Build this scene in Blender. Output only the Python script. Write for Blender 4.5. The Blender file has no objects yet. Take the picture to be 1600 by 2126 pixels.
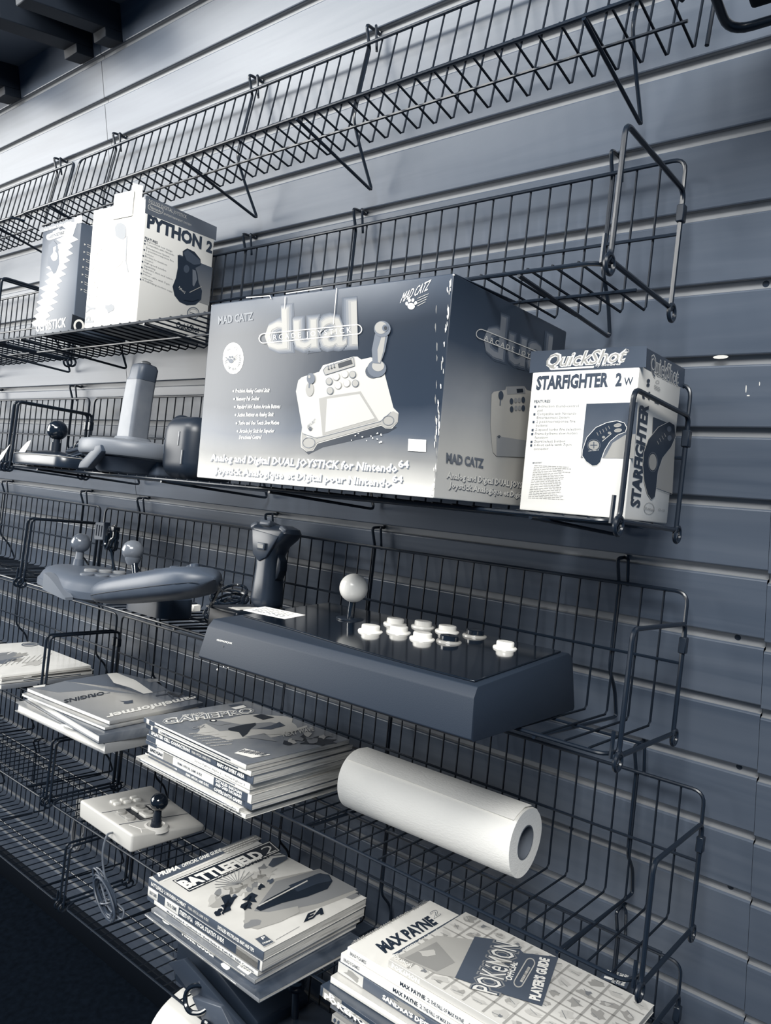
import bpy, bmesh, math, random
from mathutils import Matrix, Vector
R = math.radians
rnd = random.Random(7)
SC = bpy.context.scene
COL = SC.collection
ZO = 1.75                      # height of the reference groove above the floor
PIT = 0.0762                   # groove pitch of the slatwall

# ------------------------------------------------------------------ camera, light, exposure
RT = Vector((0.767788, 0.640104, -0.027703))
UP = Vector((-0.081939, 0.140983, 0.986615))
FW = Vector((-0.635442, 0.755242, -0.160695))
CAMP = Vector((0, -0.87465, ZO - 0.32192))
FPX = 1600.0
cd = bpy.data.cameras.new('camera'); cam = bpy.data.objects.new('camera', cd); COL.objects.link(cam)
cd.sensor_fit = 'HORIZONTAL'; cd.sensor_width = 36.0; cd.lens = 36.0 * FPX / 1600.0
cd.clip_start = 0.02
Mc = Matrix((RT, UP, -FW)).transposed().to_4x4(); Mc.translation = CAMP
cam.matrix_basis = Mc
SC.camera = cam
SC.view_settings.view_transform = 'Standard'; SC.view_settings.look = 'None'
SC.view_settings.gamma = 1.0; SC.view_settings.exposure = 0.0
SC.view_settings.use_curve_mapping = False
wd = bpy.data.worlds.new('world'); SC.world = wd; wd.use_nodes = True
bg = wd.node_tree.nodes['Background']
bg.inputs[0].default_value = (0.36, 0.62, 1.0, 1); bg.inputs[1].default_value = 0.19

def area(name, loc, to, sx, sy, power, col=(1, 1, 1), spread=180):
    l = bpy.data.lights.new(name, 'AREA'); l.shape = 'RECTANGLE'; l.size = sx; l.size_y = sy
    l.energy = power; l.color = col; l.spread = R(spread)
    o = bpy.data.objects.new(name, l); COL.objects.link(o); o.location = loc
    o.rotation_euler = (Vector(to) - Vector(loc)).to_track_quat('-Z', 'Y').to_euler()
    return o
area('ceiling_panel_light', (0.38, -1.76, ZO + 1.42), (-0.6, 0, ZO - 0.45), 1.4, 0.7, 120, (1.0, 0.99, 0.95))
area('shop_window_light', (-4.4, -2.2, ZO + 0.68), (-0.9, -0.1, ZO + 0.05), 2.6, 2.5, 205, (1.0, 0.985, 0.94))
area('left_tube_light', (-1.45, -0.9, ZO + 0.64), (-1.3, 0, ZO + 0.1), 1.1, 0.14, 15, (1.0, 0.99, 0.95))

# ------------------------------------------------------------------ materials
def lin(c): return c / 12.92 if c <= 0.04045 else ((c + 0.055) / 1.055) ** 2.4
def duo(g):
    """albedo of a grey g (0..1 display value), cool in the darks and creamy in the lights"""
    t = max(0.0, min(1.0, g))
    a = lin(t)
    k = max(0.0, min(1.0, (t - 0.12) / 0.45))
    c0 = (0.55, 0.93, 1.62); c1 = (1.02, 1.0, 0.95)
    return tuple(a * (c0[i] * (1 - k) + c1[i] * k) for i in range(3)) + (1,)
MC = {}
def G(g, rough=0.55, spec=0.4, coat=0.0, metal=0.0, name=None):
    g = round(g, 2); key = (g, rough, spec, coat, metal)
    if key in MC: return MC[key]
    m = bpy.data.materials.new(name or 'grey_%d_%d' % (g * 100, rough * 100)); m.use_nodes = True
    b = m.node_tree.nodes['Principled BSDF']
    b.inputs['Base Color'].default_value = duo(g); b.inputs['Roughness'].default_value = rough
    b.inputs['Specular IOR Level'].default_value = spec; b.inputs['Metallic'].default_value = metal
    b.inputs['Coat Weight'].default_value = coat; b.inputs['Coat Roughness'].default_value = 0.12
    MC[key] = m
    return m
def nodes(m): return m.node_tree.nodes, m.node_tree.links
def ramp_mat(name, stops, vec, rough=0.3, spec=0.5, noise=0.0, nscale=30, coat=0.0):
    """printed or moulded gradient: vec = function(nodes, links) giving a 0..1 value"""
    m = bpy.data.materials.new(name); m.use_nodes = True; n, l = nodes(m)
    b = n['Principled BSDF']; b.inputs['Roughness'].default_value = rough; b.inputs['Specular IOR Level'].default_value = spec
    b.inputs['Coat Weight'].default_value = coat; b.inputs['Coat Roughness'].default_value = 0.15
    r = n.new('ShaderNodeValToRGB'); e = r.color_ramp.elements
    while len(e) < len(stops): e.new(0.5)
    for i, (p, g) in enumerate(stops): e[i].position = p; e[i].color = duo(g)
    v = vec(n, l)
    if noise:
        t = n.new('ShaderNodeTexCoord'); z = n.new('ShaderNodeTexNoise'); z.inputs['Scale'].default_value = nscale; z.inputs['Detail'].default_value = 4
        l.new(t.outputs['Object'], z.inputs['Vector'])
        a = n.new('ShaderNodeMath'); a.operation = 'MULTIPLY_ADD'; a.inputs[1].default_value = noise; l.new(z.outputs[0], a.inputs[0])
        s = n.new('ShaderNodeMath'); s.operation = 'SUBTRACT'; s.inputs[1].default_value = noise * 0.5; l.new(v, s.inputs[0]); l.new(s.outputs[0], a.inputs[2])
        v = a.outputs[0]
    l.new(v, r.inputs[0]); l.new(r.outputs[0], b.inputs['Base Color'])
    return m
def axis_vec(ax, lo, hi):
    def f(n, l):
        t = n.new('ShaderNodeTexCoord'); s = n.new('ShaderNodeSeparateXYZ'); l.new(t.outputs['Object'], s.inputs[0])
        r = n.new('ShaderNodeMapRange'); r.inputs[1].default_value = lo; r.inputs[2].default_value = hi
        l.new(s.outputs[ax], r.inputs[0]); return r.outputs[0]
    return f
def noise_vec(scale, stretch=(1, 1, 1), detail=4, dist=0.0):
    def f(n, l):
        t = n.new('ShaderNodeTexCoord'); mp = n.new('ShaderNodeMapping'); mp.inputs['Scale'].default_value = stretch
        l.new(t.outputs['Object'], mp.inputs['Vector'])
        z = n.new('ShaderNodeTexNoise'); z.inputs['Scale'].default_value = scale; z.inputs['Detail'].default_value = detail; z.inputs['Distortion'].default_value = dist
        l.new(mp.outputs[0], z.inputs['Vector']); return z.outputs[0]
    return f
def bump(m, scale, strength, dist=0.001, stretch=(1, 1, 1)):
    n, l = nodes(m); b = n['Principled BSDF']; v = noise_vec(scale, stretch)(n, l)
    u = n.new('ShaderNodeBump'); u.inputs['Strength'].default_value = strength; u.inputs['Distance'].default_value = dist
    l.new(v, u.inputs['Height']); l.new(u.outputs[0], b.inputs['Normal']); return m

wood = ramp_mat('wood_laminate', [(0.30, 0.305), (0.5, 0.335), (0.7, 0.355)], noise_vec(3.2, (0.55, 1, 9), 6, 1.6), rough=0.36, spec=0.5)
insert = G(0.50, 0.45, 0.4, name='pale_slot_insert')
wire = G(0.10, 0.55, 0.18, name='black_coated_wire')
wire_thick = G(0.12, 0.3, 0.45, name='black_coated_rod')
black = G(0.13, 0.35, 0.5, name='black_plastic')
blackgloss = G(0.11, 0.12, 0.5, coat=0.6, name='black_gloss_plastic')
paper = G(0.93, 0.7, 0.2, name='white_paper')
cream = G(0.95, 0.6, 0.2, name='cream_card')
pages = ramp_mat('page_edges', [(0.3, 0.62), (0.5, 0.78), (0.7, 0.86)], noise_vec(900, (0.02, 0.02, 1), 2), rough=0.8, spec=0.1)
whitepages = ramp_mat('white_page_edges', [(0.3, 0.84), (0.7, 0.95)], noise_vec(900, (0.02, 0.02, 1), 2), rough=0.8, spec=0.1)

# ------------------------------------------------------------------ mesh helpers
class MB:
    def __init__(s): s.v = []; s.f = []; s.m = []; s.mats = []
    def mi(s, mat):
        if mat not in s.mats: s.mats.append(mat)
        return s.mats.index(mat)
    def add(s, vs, fs, mat):
        o = len(s.v); k = s.mi(mat); s.v += [tuple(q) for q in vs]
        for f in fs: s.f.append([i + o for i in f]); s.m.append(k)
        return s
    def bm(s, b, mat, xf=None):
        b.verts.index_update()
        s.add([(xf @ q.co) if xf else q.co for q in b.verts], [[q.index for q in f.verts] for f in b.faces], mat); b.free(); return s
    def box(s, lo, hi, mat, bev=0.0, seg=2, xf=None, taper=None):
        b = bmesh.new(); bmesh.ops.create_cube(b, size=1)
        for q in b.verts:
            q.co = Vector([(lo[i] + hi[i]) / 2 + q.co[i] * (hi[i] - lo[i]) for i in range(3)])
            if taper and q.co.z > (lo[2] + hi[2]) / 2:
                q.co.x = (q.co.x - (lo[0] + hi[0]) / 2) * taper + (lo[0] + hi[0]) / 2
                q.co.y = (q.co.y - (lo[1] + hi[1]) / 2) * taper + (lo[1] + hi[1]) / 2
        if bev: bmesh.ops.bevel(b, geom=b.edges[:], offset=bev, segments=seg, affect='EDGES', profile=0.5)
        return s.bm(b, mat, xf)
    def prism(s, poly, fn, t0, t1, mat, bev=0.0, seg=2):
        """poly 2-D, fn(x, y, t) -> point"""
        b = bmesh.new(); n = len(poly)
        a = [b.verts.new(fn(x, y, t0)) for x, y in poly]; c = [b.verts.new(fn(x, y, t1)) for x, y in poly]
        b.faces.new(a[::-1]); b.faces.new(c)
        for i in range(n): b.faces.new((a[i], a[(i + 1) % n], c[(i + 1) % n], c[i]))
        bmesh.ops.recalc_face_normals(b, faces=b.faces[:])
        if bev: bmesh.ops.bevel(b, geom=b.edges[:], offset=bev, segments=seg, affect='EDGES', profile=0.5)
        return s.bm(b, mat)
    def tube(s, pts, r, mat, n=6, closed=False):
        pts = [Vector(p) for p in pts]; N = len(pts); rs = r if isinstance(r, (list, tuple)) else [r] * N
        vs = []; fs = []; ref = None
        for i, p in enumerate(pts):
            a = pts[i - 1] if (i > 0 or closed) else p; c = pts[(i + 1) % N] if (i < N - 1 or closed) else p
            t = (c - a).normalized() if (c - a).length > 1e-9 else Vector((0, 0, 1))
            if ref is None:
                ref = t.orthogonal().normalized()
            ref = (ref - t * ref.dot(t))
            ref = ref.normalized() if ref.length > 1e-6 else t.orthogonal().normalized()
            bi = t.cross(ref)
            d1 = (p - a).normalized() if (p - a).length > 1e-9 else t; d2 = (c - p).normalized() if (c - p).length > 1e-9 else t
            k = 1.0 / max(0.5, math.cos(d1.angle(d2, 0) / 2))
            for j in range(n):
                q = 2 * math.pi * j / n; vs.append(p + (ref * math.cos(q) + bi * math.sin(q)) * rs[i] * min(k, 1.3))
        for i in range(N if closed else N - 1):
            i2 = (i + 1) % N
            for j in range(n): fs.append((i * n + j, i * n + (j + 1) % n, i2 * n + (j + 1) % n, i2 * n + j))
        if not closed: fs.append(tuple(range(n))[::-1]); fs.append(tuple((N - 1) * n + j for j in range(n)))
        return s.add(vs, fs, mat)
    def lathe(s, prof, mat, n=24, xf=None, sx=1, sy=1):
        vs = []; fs = []; k = len(prof)
        for i in range(n):
            q = 2 * math.pi * i / n
            for r, z in prof: vs.append(Vector((r * sx * math.cos(q), r * sy * math.sin(q), z)))
        for i in range(n):
            for j in range(k - 1):
                a = i * k + j; b2 = ((i + 1) % n) * k + j; fs.append((a, b2, b2 + 1, a + 1))
        if prof[0][0] > 1e-6: fs.append(tuple(i * k for i in range(n))[::-1])
        if prof[-1][0] > 1e-6: fs.append(tuple(i * k + k - 1 for i in range(n)))
        if xf: vs = [xf @ q for q in vs]
        return s.add(vs, fs, mat)
    def ball(s, c, r, mat, n=24, sc=(1, 1, 1), xf=None):
        b = bmesh.new(); bmesh.ops.create_uvsphere(b, u_segments=n, v_segments=n // 2, radius=r)
        for q in b.verts: q.co = Vector((q.co.x * sc[0], q.co.y * sc[1], q.co.z * sc[2])) + Vector(c)
        return s.bm(b, mat, xf)
    def loft(s, rings, mat, cap=True, close=True):
        n = len(rings[0]); vs = [q for r in rings for q in r]; fs = []
        for i in range(len(rings) - 1):
            for j in range(n if close else n - 1):
                k = (j + 1) % n; fs.append((i * n + j, i * n + k, (i + 1) * n + k, (i + 1) * n + j))
        if cap: fs.append(tuple(range(n))[::-1]); fs.append(tuple((len(rings) - 1) * n + j for j in range(n)))
        return s.add(vs, fs, mat)
    def build(s, name, parent=None, M=None, sub=0, ang=38, kind=None):
        me = bpy.data.meshes.new(name); me.from_pydata(s.v, [], s.f)
        for m in s.mats: me.materials.append(m)
        me.polygons.foreach_set('material_index', s.m)
        me.validate()
        me.shade_smooth()
        try: me.set_sharp_from_angle(angle=R(ang))
        except Exception: pass
        o = bpy.data.objects.new(name, me); COL.objects.link(o)
        if parent: o.parent = parent
        if M is not None: o.matrix_basis = M
        if sub:
            d = o.modifiers.new('subdivision', 'SUBSURF'); d.levels = sub; d.render_levels = sub
        if kind: o['kind'] = kind
        return o
def recalc(o):
    b = bmesh.new(); b.from_mesh(o.data); bmesh.ops.recalc_face_normals(b, faces=b.faces[:]); b.to_mesh(o.data); b.free(); return o
def fillet(pts, rad, n=4, closed=False):
    pts = [Vector(p) for p in pts]; out = []; N = len(pts)
    for i, p in enumerate(pts):
        if not closed and i in (0, N - 1): out.append(p); continue
        a = pts[i - 1] - p; c = pts[(i + 1) % N] - p
        r = rad[i] if isinstance(rad, (list, tuple)) else rad
        r = min(r, a.length * 0.49, c.length * 0.49)
        a = p + a.normalized() * r; c = p + c.normalized() * r
        for k in range(n + 1):
            t = k / n; out.append(a * (1 - t) ** 2 + p * 2 * t * (1 - t) + c * t * t)
    return out
def tag(o, label=None, cat=None, group=None, kind=None):
    if label: o['label'] = label
    if cat: o['category'] = cat
    if group: o['group'] = group
    if kind: o['kind'] = kind
    return o
def thing(name, M, label, cat, group=None):
    o = bpy.data.objects.new(name, None); COL.objects.link(o); o.empty_display_size = 0.02
    o.matrix_basis = M; return tag(o, label, cat, group)
def copy_tree(o, parent=None):
    c = o.copy(); COL.objects.link(c)
    if parent: c.parent = parent
    for ch in o.children: copy_tree(ch, c)
    return c

# ------------------------------------------------------------------ lettering
TX = {}
def glyphs(s, bold=0.0, res=2):
    key = (s, bold, res)
    if key in TX: return TX[key]
    cu = bpy.data.curves.new('t', 'FONT'); cu.body = s; cu.resolution_u = res; cu.offset = bold; cu.fill_mode = 'FRONT'
    o = bpy.data.objects.new('t', cu); COL.objects.link(o)
    me = bpy.data.meshes.new_from_object(o.evaluated_get(bpy.context.evaluated_depsgraph_get()))
    vs = [(q.co.x, q.co.y) for q in me.vertices]; fs = [tuple(p.vertices) for p in me.polygons]
    bpy.data.objects.remove(o); bpy.data.curves.remove(cu); bpy.data.meshes.remove(me)
    x0 = min(q[0] for q in vs); x1 = max(q[0] for q in vs)
    cap = 0.729
    TX[key] = ([((x - x0) / (x1 - x0), y / cap) for x, y in vs], fs)
    return TX[key]

class Dec:
    """print on one flat face: points of the photograph are carried along the sight line onto the face of the built object"""
    def __init__(s, mb, M, o, n, ox=0, oy=0, sc=1.0, step=0.00016):
        s.mb = mb; s.Mi = M.inverted(); s.o = Vector(o); s.n = Vector(n).normalized(); s.ox, s.oy, s.sc = ox, oy, sc; s.step = step
        s.co = s.Mi @ CAMP; s.R3 = s.Mi.to_3x3()
    def p(s, q, lay=1):
        x = s.ox + q[0] / s.sc; y = s.oy + q[1] / s.sc
        r = s.R3 @ (FW + RT * ((x - 800) / FPX) - UP * ((y - 1063) / FPX))
        t = (s.o - s.co).dot(s.n) / r.dot(s.n)
        return s.co + r * t + s.n * (s.step * lay)
    def poly(s, pts, mat, lay=1):
        vs = [s.p(q, lay) for q in pts]
        nn = Vector((0, 0, 0))
        for i in range(len(vs)): nn += vs[i - 1].cross(vs[i])
        f = list(range(len(vs)))
        if nn.dot(s.n) < 0: f.reverse()
        s.mb.add(vs, [f], mat)
    def line(s, pts, w, mat, lay=1, closed=False):
        n = len(pts)
        for i in range(n if closed else n - 1):
            a = Vector(pts[i] + (0,)) if len(pts[i]) == 2 else Vector(pts[i]); b = Vector(tuple(pts[(i + 1) % n]) + (0,))
            d = b - a
            if d.length < 1e-6: continue
            t = d.normalized() * (w * 0.25); nn = Vector((-d.y, d.x, 0)).normalized() * (w / 2)
            s.poly([(q.x, q.y) for q in (a - t + nn, b + t + nn, b + t - nn, a - t - nn)], mat, lay)
    def ell(s, c, rx, ry, mat, lay=1, rot=0, n=20):
        k = math.cos(rot); j = math.sin(rot)
        s.poly([(c[0] + rx * math.cos(t) * k - ry * math.sin(t) * j, c[1] + rx * math.cos(t) * j + ry * math.sin(t) * k) for t in [2 * math.pi * i / n for i in range(n)]], mat, lay)
    def ring(s, c, rx, ry, w, mat, lay=1, rot=0, n=24, a0=0.0, a1=2 * math.pi):
        k = math.cos(rot); j = math.sin(rot); m = n if a1 - a0 > 6.28 else n
        P = lambda t, e: (c[0] + (rx + e) * math.cos(t) * k - (ry + e) * math.sin(t) * j, c[1] + (rx + e) * math.cos(t) * j + (ry + e) * math.sin(t) * k)
        for i in range(m):
            t0 = a0 + (a1 - a0) * i / m; t1 = a0 + (a1 - a0) * (i + 1) / m
            s.poly([P(t0, w / 2), P(t1, w / 2), P(t1, -w / 2), P(t0, -w / 2)], mat, lay)
    def text(s, txt, p0, p1, p2, mat, lay=2, bold=0.0, res=2):
        """p0 baseline start, p1 baseline end, p2 top of the first capital"""
        V, F = glyphs(txt, bold, res)
        a = s.p(p0, lay); ex = s.p(p1, lay) - a; ey = s.p(p2, lay) - a
        flip = ex.cross(ey).dot(s.n) < 0
        s.mb.add([a + ex * x + ey * y for x, y in V], [f[::-1] if flip else f for f in F], mat)
    def scrawl(s, p0, p1, rows, dv, mat, lay=1, w=3.0, seed=1, gap=0.28):
        """rows of print too small to read: broken thin strokes"""
        g = random.Random(seed)
        for k in range(rows):
            a = (p0[0] + dv[0] * k, p0[1] + dv[1] * k); b = (p1[0] + dv[0] * k, p1[1] + dv[1] * k)
            t = 0.0; end = g.uniform(0.72, 1.0)
            while t < end:
                e = min(end, t + g.uniform(0.03, 0.11))
                s.line([(a[0] + (b[0] - a[0]) * t, a[1] + (b[1] - a[1]) * t), (a[0] + (b[0] - a[0]) * e, a[1] + (b[1] - a[1]) * e)], w, mat, lay)
                t = e + 0.012 + gap * 0.04
    def blot(s, c, rx, ry, mat, lay=1, seed=1, n=16, rough=0.35, rot=0):
        g = random.Random(seed); k = math.cos(rot); j = math.sin(rot); pts = []
        for i in range(n):
            t = 2 * math.pi * i / n; q = 1 + g.uniform(-rough, rough)
            x = rx * q * math.cos(t); y = ry * q * math.sin(t); pts.append((c[0] + x * k - y * j, c[1] + x * j + y * k))
        s.poly(pts, mat, lay)
    def paw(s, c, r, mat, lay=3, rot=0.0):
        s.ell((c[0], c[1] + r * 0.35), r * 0.62, r * 0.55, mat, lay, rot)
        for a, b in ((-0.75, -0.1), (-0.3, -0.65), (0.3, -0.7), (0.78, -0.2)):
            s.ell((c[0] + a * r, c[1] + b * r), r * 0.24, r * 0.32, mat, lay, rot + a * 0.3)

# ------------------------------------------------------------------ shelf frames
HB = 0.1557
SH = {'A': (.3736, .02, .1304, .1578, .080), 'B': (.2128, .0211, -.0986, HB, .160), 'M': (.215, .0205, -.3295, HB, .160),
      'C': (.2193, .0204, -.5584, HB, .160), 'D': (.1972, .0185, -.7902, HB, .160), 'E': (.2, .02, -1.018, HB, .160), 'F': (.2, .02, -1.247, HB, .160)}
def shelf_matrix(n):
    """x along the wall, y towards the wall, z up from the floor of the basket, origin at its back bottom edge"""
    t, y0, z0, h, d = SH[n]
    m = Matrix.Rotation(-t, 4, 'X')
    m.translation = Vector((0, -(y0 + h * math.sin(t)), ZO + z0 - h * math.cos(t)))
    return m
SM = {n: shelf_matrix(n) for n in SH}
REST = 0.0016
def at(n, u, w, z=REST, yaw=0.0, pitch=0.0, roll=0.0):
    return SM[n] @ Matrix.Translation((u, -w, z)) @ Matrix.Rotation(-yaw, 4, 'Z') @ Matrix.Rotation(pitch, 4, 'X') @ Matrix.Rotation(roll, 4, 'Y')
# ------------------------------------------------------------------ the setting: slatwall, canopy, floor
SD = 0.0080                    # depth of the slots
def slat_profile(k, dz):
    zc = ZO - k * PIT + dz; g = 0.005
    top = ZO - (k - 1) * PIT + dz - g; bot = zc + g
    return bot, top
def slat_panel(mb, x0, x1, dz):
    for k in range(-4, 24):
        bot, top = slat_profile(k, dz)
        if bot < 0.02: continue
        # board front with small rounded lips, returns into the slot above and below
        pr = [(SD, bot), (0.0025, bot), (0.0006, bot + 0.0008), (0, bot + 0.002), (0, top - 0.002), (0.0006, top - 0.0008), (0.0025, top), (SD, top)]
        for i in range(len(pr) - 1):
            (ya, za), (yb, zb) = pr[i], pr[i + 1]
            mat = insert if i in (0, 6) else wood
            mb.add([(x0, ya, za), (x1, ya, za), (x1, yb, zb), (x0, yb, zb)], [(0, 1, 2, 3)], mat)
        mb.add([(x0, SD, bot - 0.0102), (x1, SD, bot - 0.0102), (x1, SD, bot + 0.0002), (x0, SD, bot + 0.0002)], [(0, 1, 2, 3)], insert)
    mb.add([(x0, 0.03, 0), (x1, 0.03, 0), (x1, 0.03, ZO + 0.38), (x0, 0.03, ZO + 0.38)], [(0, 1, 2, 3)], G(0.3))
w_ = MB()
xs = [-4.6, -3.843, -2.6235, -1.4045, -0.2045, 1.1]
for i in range(5): slat_panel(w_, xs[i] + (0.0007 if i == 3 else 0.0002), xs[i + 1] - (0.0007 if i == 2 else 0.0002), (-0.0034 if i == 4 else 0.0))
wall = w_.build('wall_back', kind='structure')
sc_ = MB()
for (x, k) in ((-0.2337, 8), (-0.2255, 10), (-0.2286, 12), (-0.4319, 12), (-0.2227, 3)):
    s1 = MB(); s1.lathe([(0, -0.0012), (0.0035, -0.0008), (0.0042, 0.0006), (0.0042, 0.003)], G(0.16, 0.4), 12, Matrix.Translation((x, 0.0088, ZO - k * PIT)) @ Matrix.Rotation(R(-90), 4, 'X'))
    s1.build('screw', wall)
# pale scuffs and chips on the laminate near the right joint
for (x, z, rx, rz) in ((-0.262, -0.3008, 0.008, 0.002), (-0.235, -0.335, 0.0006, 0.004), (-0.2325, -0.342, 0.0016, 0.0007), (-0.222, -0.33, 0.0005, 0.0022)):
    s1 = MB(); n = 10
    s1.add([(x + rx * math.cos(6.283 * i / n), -0.0003, ZO + z + rz * math.sin(6.283 * i / n)) for i in range(n)], [tuple(range(n))], G(0.8))
    s1.build('scuff_mark', wall)
cl = MB()
cl.box((-4.6, -0.16, ZO + 0.374), (-0.55, 0.03, ZO + 0.394), G(0.42, 0.6))
cl.build('ceiling', kind='structure')
fl = MB(); fl.box((-4.6, -3.2, -0.02), (1.1, 0.03, 0), ramp_mat('dark_carpet', [(0.3, 0.05), (0.7, 0.08)], noise_vec(60), rough=0.95, spec=0.02))
fl.build('floor', kind='structure')
bb = MB(); bb.box((-4.6, -0.012, 0.0), (1.1, 0.0, 0.09), G(0.07, 0.6, 0.1), 0.002); bb.build('baseboard_back', kind='structure')
lab = ['dark beam under the canopy, leftmost at the photo edge', 'dark beam under the canopy, middle of three, with pale upper edge', 'dark beam under the canopy, rightmost of the three']
for i, (x0, x1, zl) in enumerate(((-1.777, -1.723, .309), (-1.474, -1.428, .310), (-1.368, -1.328, .309))):
    b_ = MB(); b_.box((x0, -0.175, ZO + zl + 0.016), (x1, -0.001, ZO + 0.3738), G(0.12, 0.6), 0.0015, 1)
    b_.box((x0, -0.035, ZO + zl), (x1, -0.001, ZO + zl + 0.017), G(0.12, 0.6), 0.001, 1)
    tag(b_.build('canopy_beam'), lab[i], 'beam', 'dark beams under the canopy')
# thread hanging in front of the seam
# ------------------------------------------------------------------ wire baskets
def make_basket(n, xl, xr, label, group, wr=0.0013, gates=True, x_first=0.0272, pitch=0.0258, hooks=(.083, .465, .705, 1.09)):
    t, y0, z0, h, d = SH[n]; L = xr - xl
    M = SM[n] @ Matrix.Translation((xr, 0, 0))          # local x from -L to 0
    root = thing('wire_basket', M, label, 'wire basket', group)
    g = MB(); x = -x_first
    while x > -L + 0.012:
        g.tube([(x, 0, h), (x, 0, 0.004), (x, -0.004, 0), (x, -d + 0.002, 0), (x, -d - 0.0015, -0.0002)], wr, wire, 5); x -= pitch
    g.build('wire_grid', root)
    f = MB(); r = 0.0022
    f.tube(fillet([(0, -0.002, -0.001), (0, -0.0025, h), (-L, -0.0025, h), (-L, -0.002, -0.001)], 0.014, 5), r, wire_thick, 8)
    f.tube([(0, -0.0035, 0.0765), (-L, -0.0035, 0.0765)], 0.0019, wire_thick, 6)
    f.tube([(-0.006, -d * 0.49, -0.003), (-L + 0.006, -d * 0.49, -0.003)], 0.0018, wire_thick, 6)
    f.tube(fillet([(-0.004, -d + 0.02, 0.0), (-0.012, -d - 0.001, -0.0025), (-L + 0.012, -d - 0.001, -0.0025), (-L + 0.004, -d + 0.02, 0.0)], 0.012, 4), r, wire_thick, 8)
    f.build('frame', root)
    if gates:
        for x in (0.0015, -L - 0.0015):
            q = MB(); rr = 0.0026
            q.tube(fillet([(x, -0.006, -0.004), (x, -0.004, 0.121), (x, -d + 0.004, 0.121), (x, -d + 0.002, 0.004), (x, -d - 0.007, -0.006)], 0.011, 5), rr, wire_thick, 8)
            q.tube([(x, -0.004, -0.001), (x, -d, -0.001)], rr, wire_thick, 8)
            for y in (-0.004, -d - 0.001):
                q.tube([(x + 0.001, y + 0.0085 * math.cos(a), -0.0055 + 0.0085 * math.sin(a)) for a in [2 * math.pi * i / 14 for i in range(14)]], 0.0021, wire_thick, 6, closed=True)
            q.tube([(x - 0.006 if x > -0.1 else x + 0.006, -d - 0.002, -0.004), (x - 0.006 if x > -0.1 else x + 0.006, -d - 0.001, 0.022)], 0.0022, wire_thick, 6)
            eg = q.build('end_gate', root)
            q = MB(); q.box((x - 0.004, -0.009, 0.088), (x + 0.004, 0.0005, 0.106), black, 0.001, 1); q.build('clip', eg)
    Wi = M.inverted()
    k = {'A': -2, 'B': 1, 'M': 4, 'C': 7, 'D': 10, 'E': 13, 'F': 16}[n]
    zg = ZO - k * PIT
    wallw = lambda z: (Wi @ Vector((xr, 0, (M @ Vector((0, 0, z))).z))).y   # local y of the wall surface at about this height
    for hx in hooks:
        if hx > L - 0.02: continue
        q = MB(); x = -hx
        tip = Wi @ Vector((xr - hx, 0.0062, zg - 0.001)); lip = Wi @ Vector((xr - hx, -0.001, zg + 0.0015)); elb = Wi @ Vector((xr - hx, -0.0215, zg + 0.004))
        tip2 = Wi @ Vector((xr - hx, 0.0064, zg + 0.0035))
        yb = 0.0045
        rr = 0.0022
        q.tube(fillet([tip2, tip, lip, elb, (x, yb, h - 0.002), (x, yb, 0.06)], [0, .002, .004, .006, .003, 0], 4), rr, wire_thick, 7)
        el2 = Wi @ Vector((xr - hx + 0.009, -0.0125, zg + 0.0035)); dn = Wi @ Vector((xr - hx + 0.009, -0.0125, zg - 0.03))
        q.tube(fillet([lip, el2, dn], 0.004, 3), 0.0019, wire_thick, 6)
        yw = wallw(-0.008) - 0.0025
        q.tube(fillet([(x - 0.004, -d - 0.002, -0.0055), (x - 0.004, yw - 0.001, -0.012), (x - 0.002, min(yw - 0.004, yb + 0.028), 0.024), (x, yb, 0.052), (x, yb, 0.08)], [0, .008, .01, .01, 0], 4), rr, wire_thick, 7)
        q.build('hook_bracket', root)
    return root
ROWN = {'A': 'shallow tilted black wire basket, top row', 'B': 'black wire basket, second row from the top', 'M': 'black wire basket, third row from the top', 'C': 'black wire basket, fourth row from the top',
        'D': 'black wire basket, fifth row from the top', 'E': 'black wire basket, sixth row from the top', 'F': 'black wire basket, lowest row'}
HOLD = {'A': 'running empty above the carton row', 'B': 'holding the two joystick cartons', 'M': 'holding the big arcade joystick carton', 'C': 'holding the large black arcade stick',
        'D': 'holding the paper towel roll', 'E': 'holding the white joystick', 'F': 'under the tipped magazine pile'}
ENDS = {'A': (-1.470, -.262), 'B': (-1.505, -.297), 'M': (-1.4915, -.284), 'C': (-1.4865, -.2795), 'D': (-1.4615, -.2535), 'E': (-1.4797, -.2715), 'F': (-1.466, -.258)}
for n in 'ABMCDEF':
    xl, xr = ENDS[n]
    b0 = make_basket(n, xl, xr, ROWN[n] + ', ' + HOLD[n], 'wire baskets on the slatwall', x_first=0.0125 if n == 'A' else 0.0272, pitch=0.0251 if n == 'A' else 0.0258, gates=(n != 'A'))
    c = copy_tree(b0); dx = xl - 0.0195 - xr
    c.matrix_basis = Matrix.Translation((dx, 0, 0)) @ SM[n] @ Matrix.Translation((xr, 0, 0))
    c['label'] = ROWN[n] + ', left-hand unit running out at the left edge'
# ------------------------------------------------------------------ cartons
W_ = G(0.93, 0.4, 0.35); LG = G(0.78, 0.35, 0.4); MG = G(0.58, 0.35, 0.4); DG = G(0.36, 0.35, 0.4); KG = G(0.24, 0.35, 0.4); BK = G(0.12, 0.35, 0.4)
P9, P8, P7, P6, P5, P4, P3, P2, P1 = [G(k / 10, 0.5, 0.25) for k in (9.3, 8.2, 7, 6, 5, 4, 3, 2, 1.2)]

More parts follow.
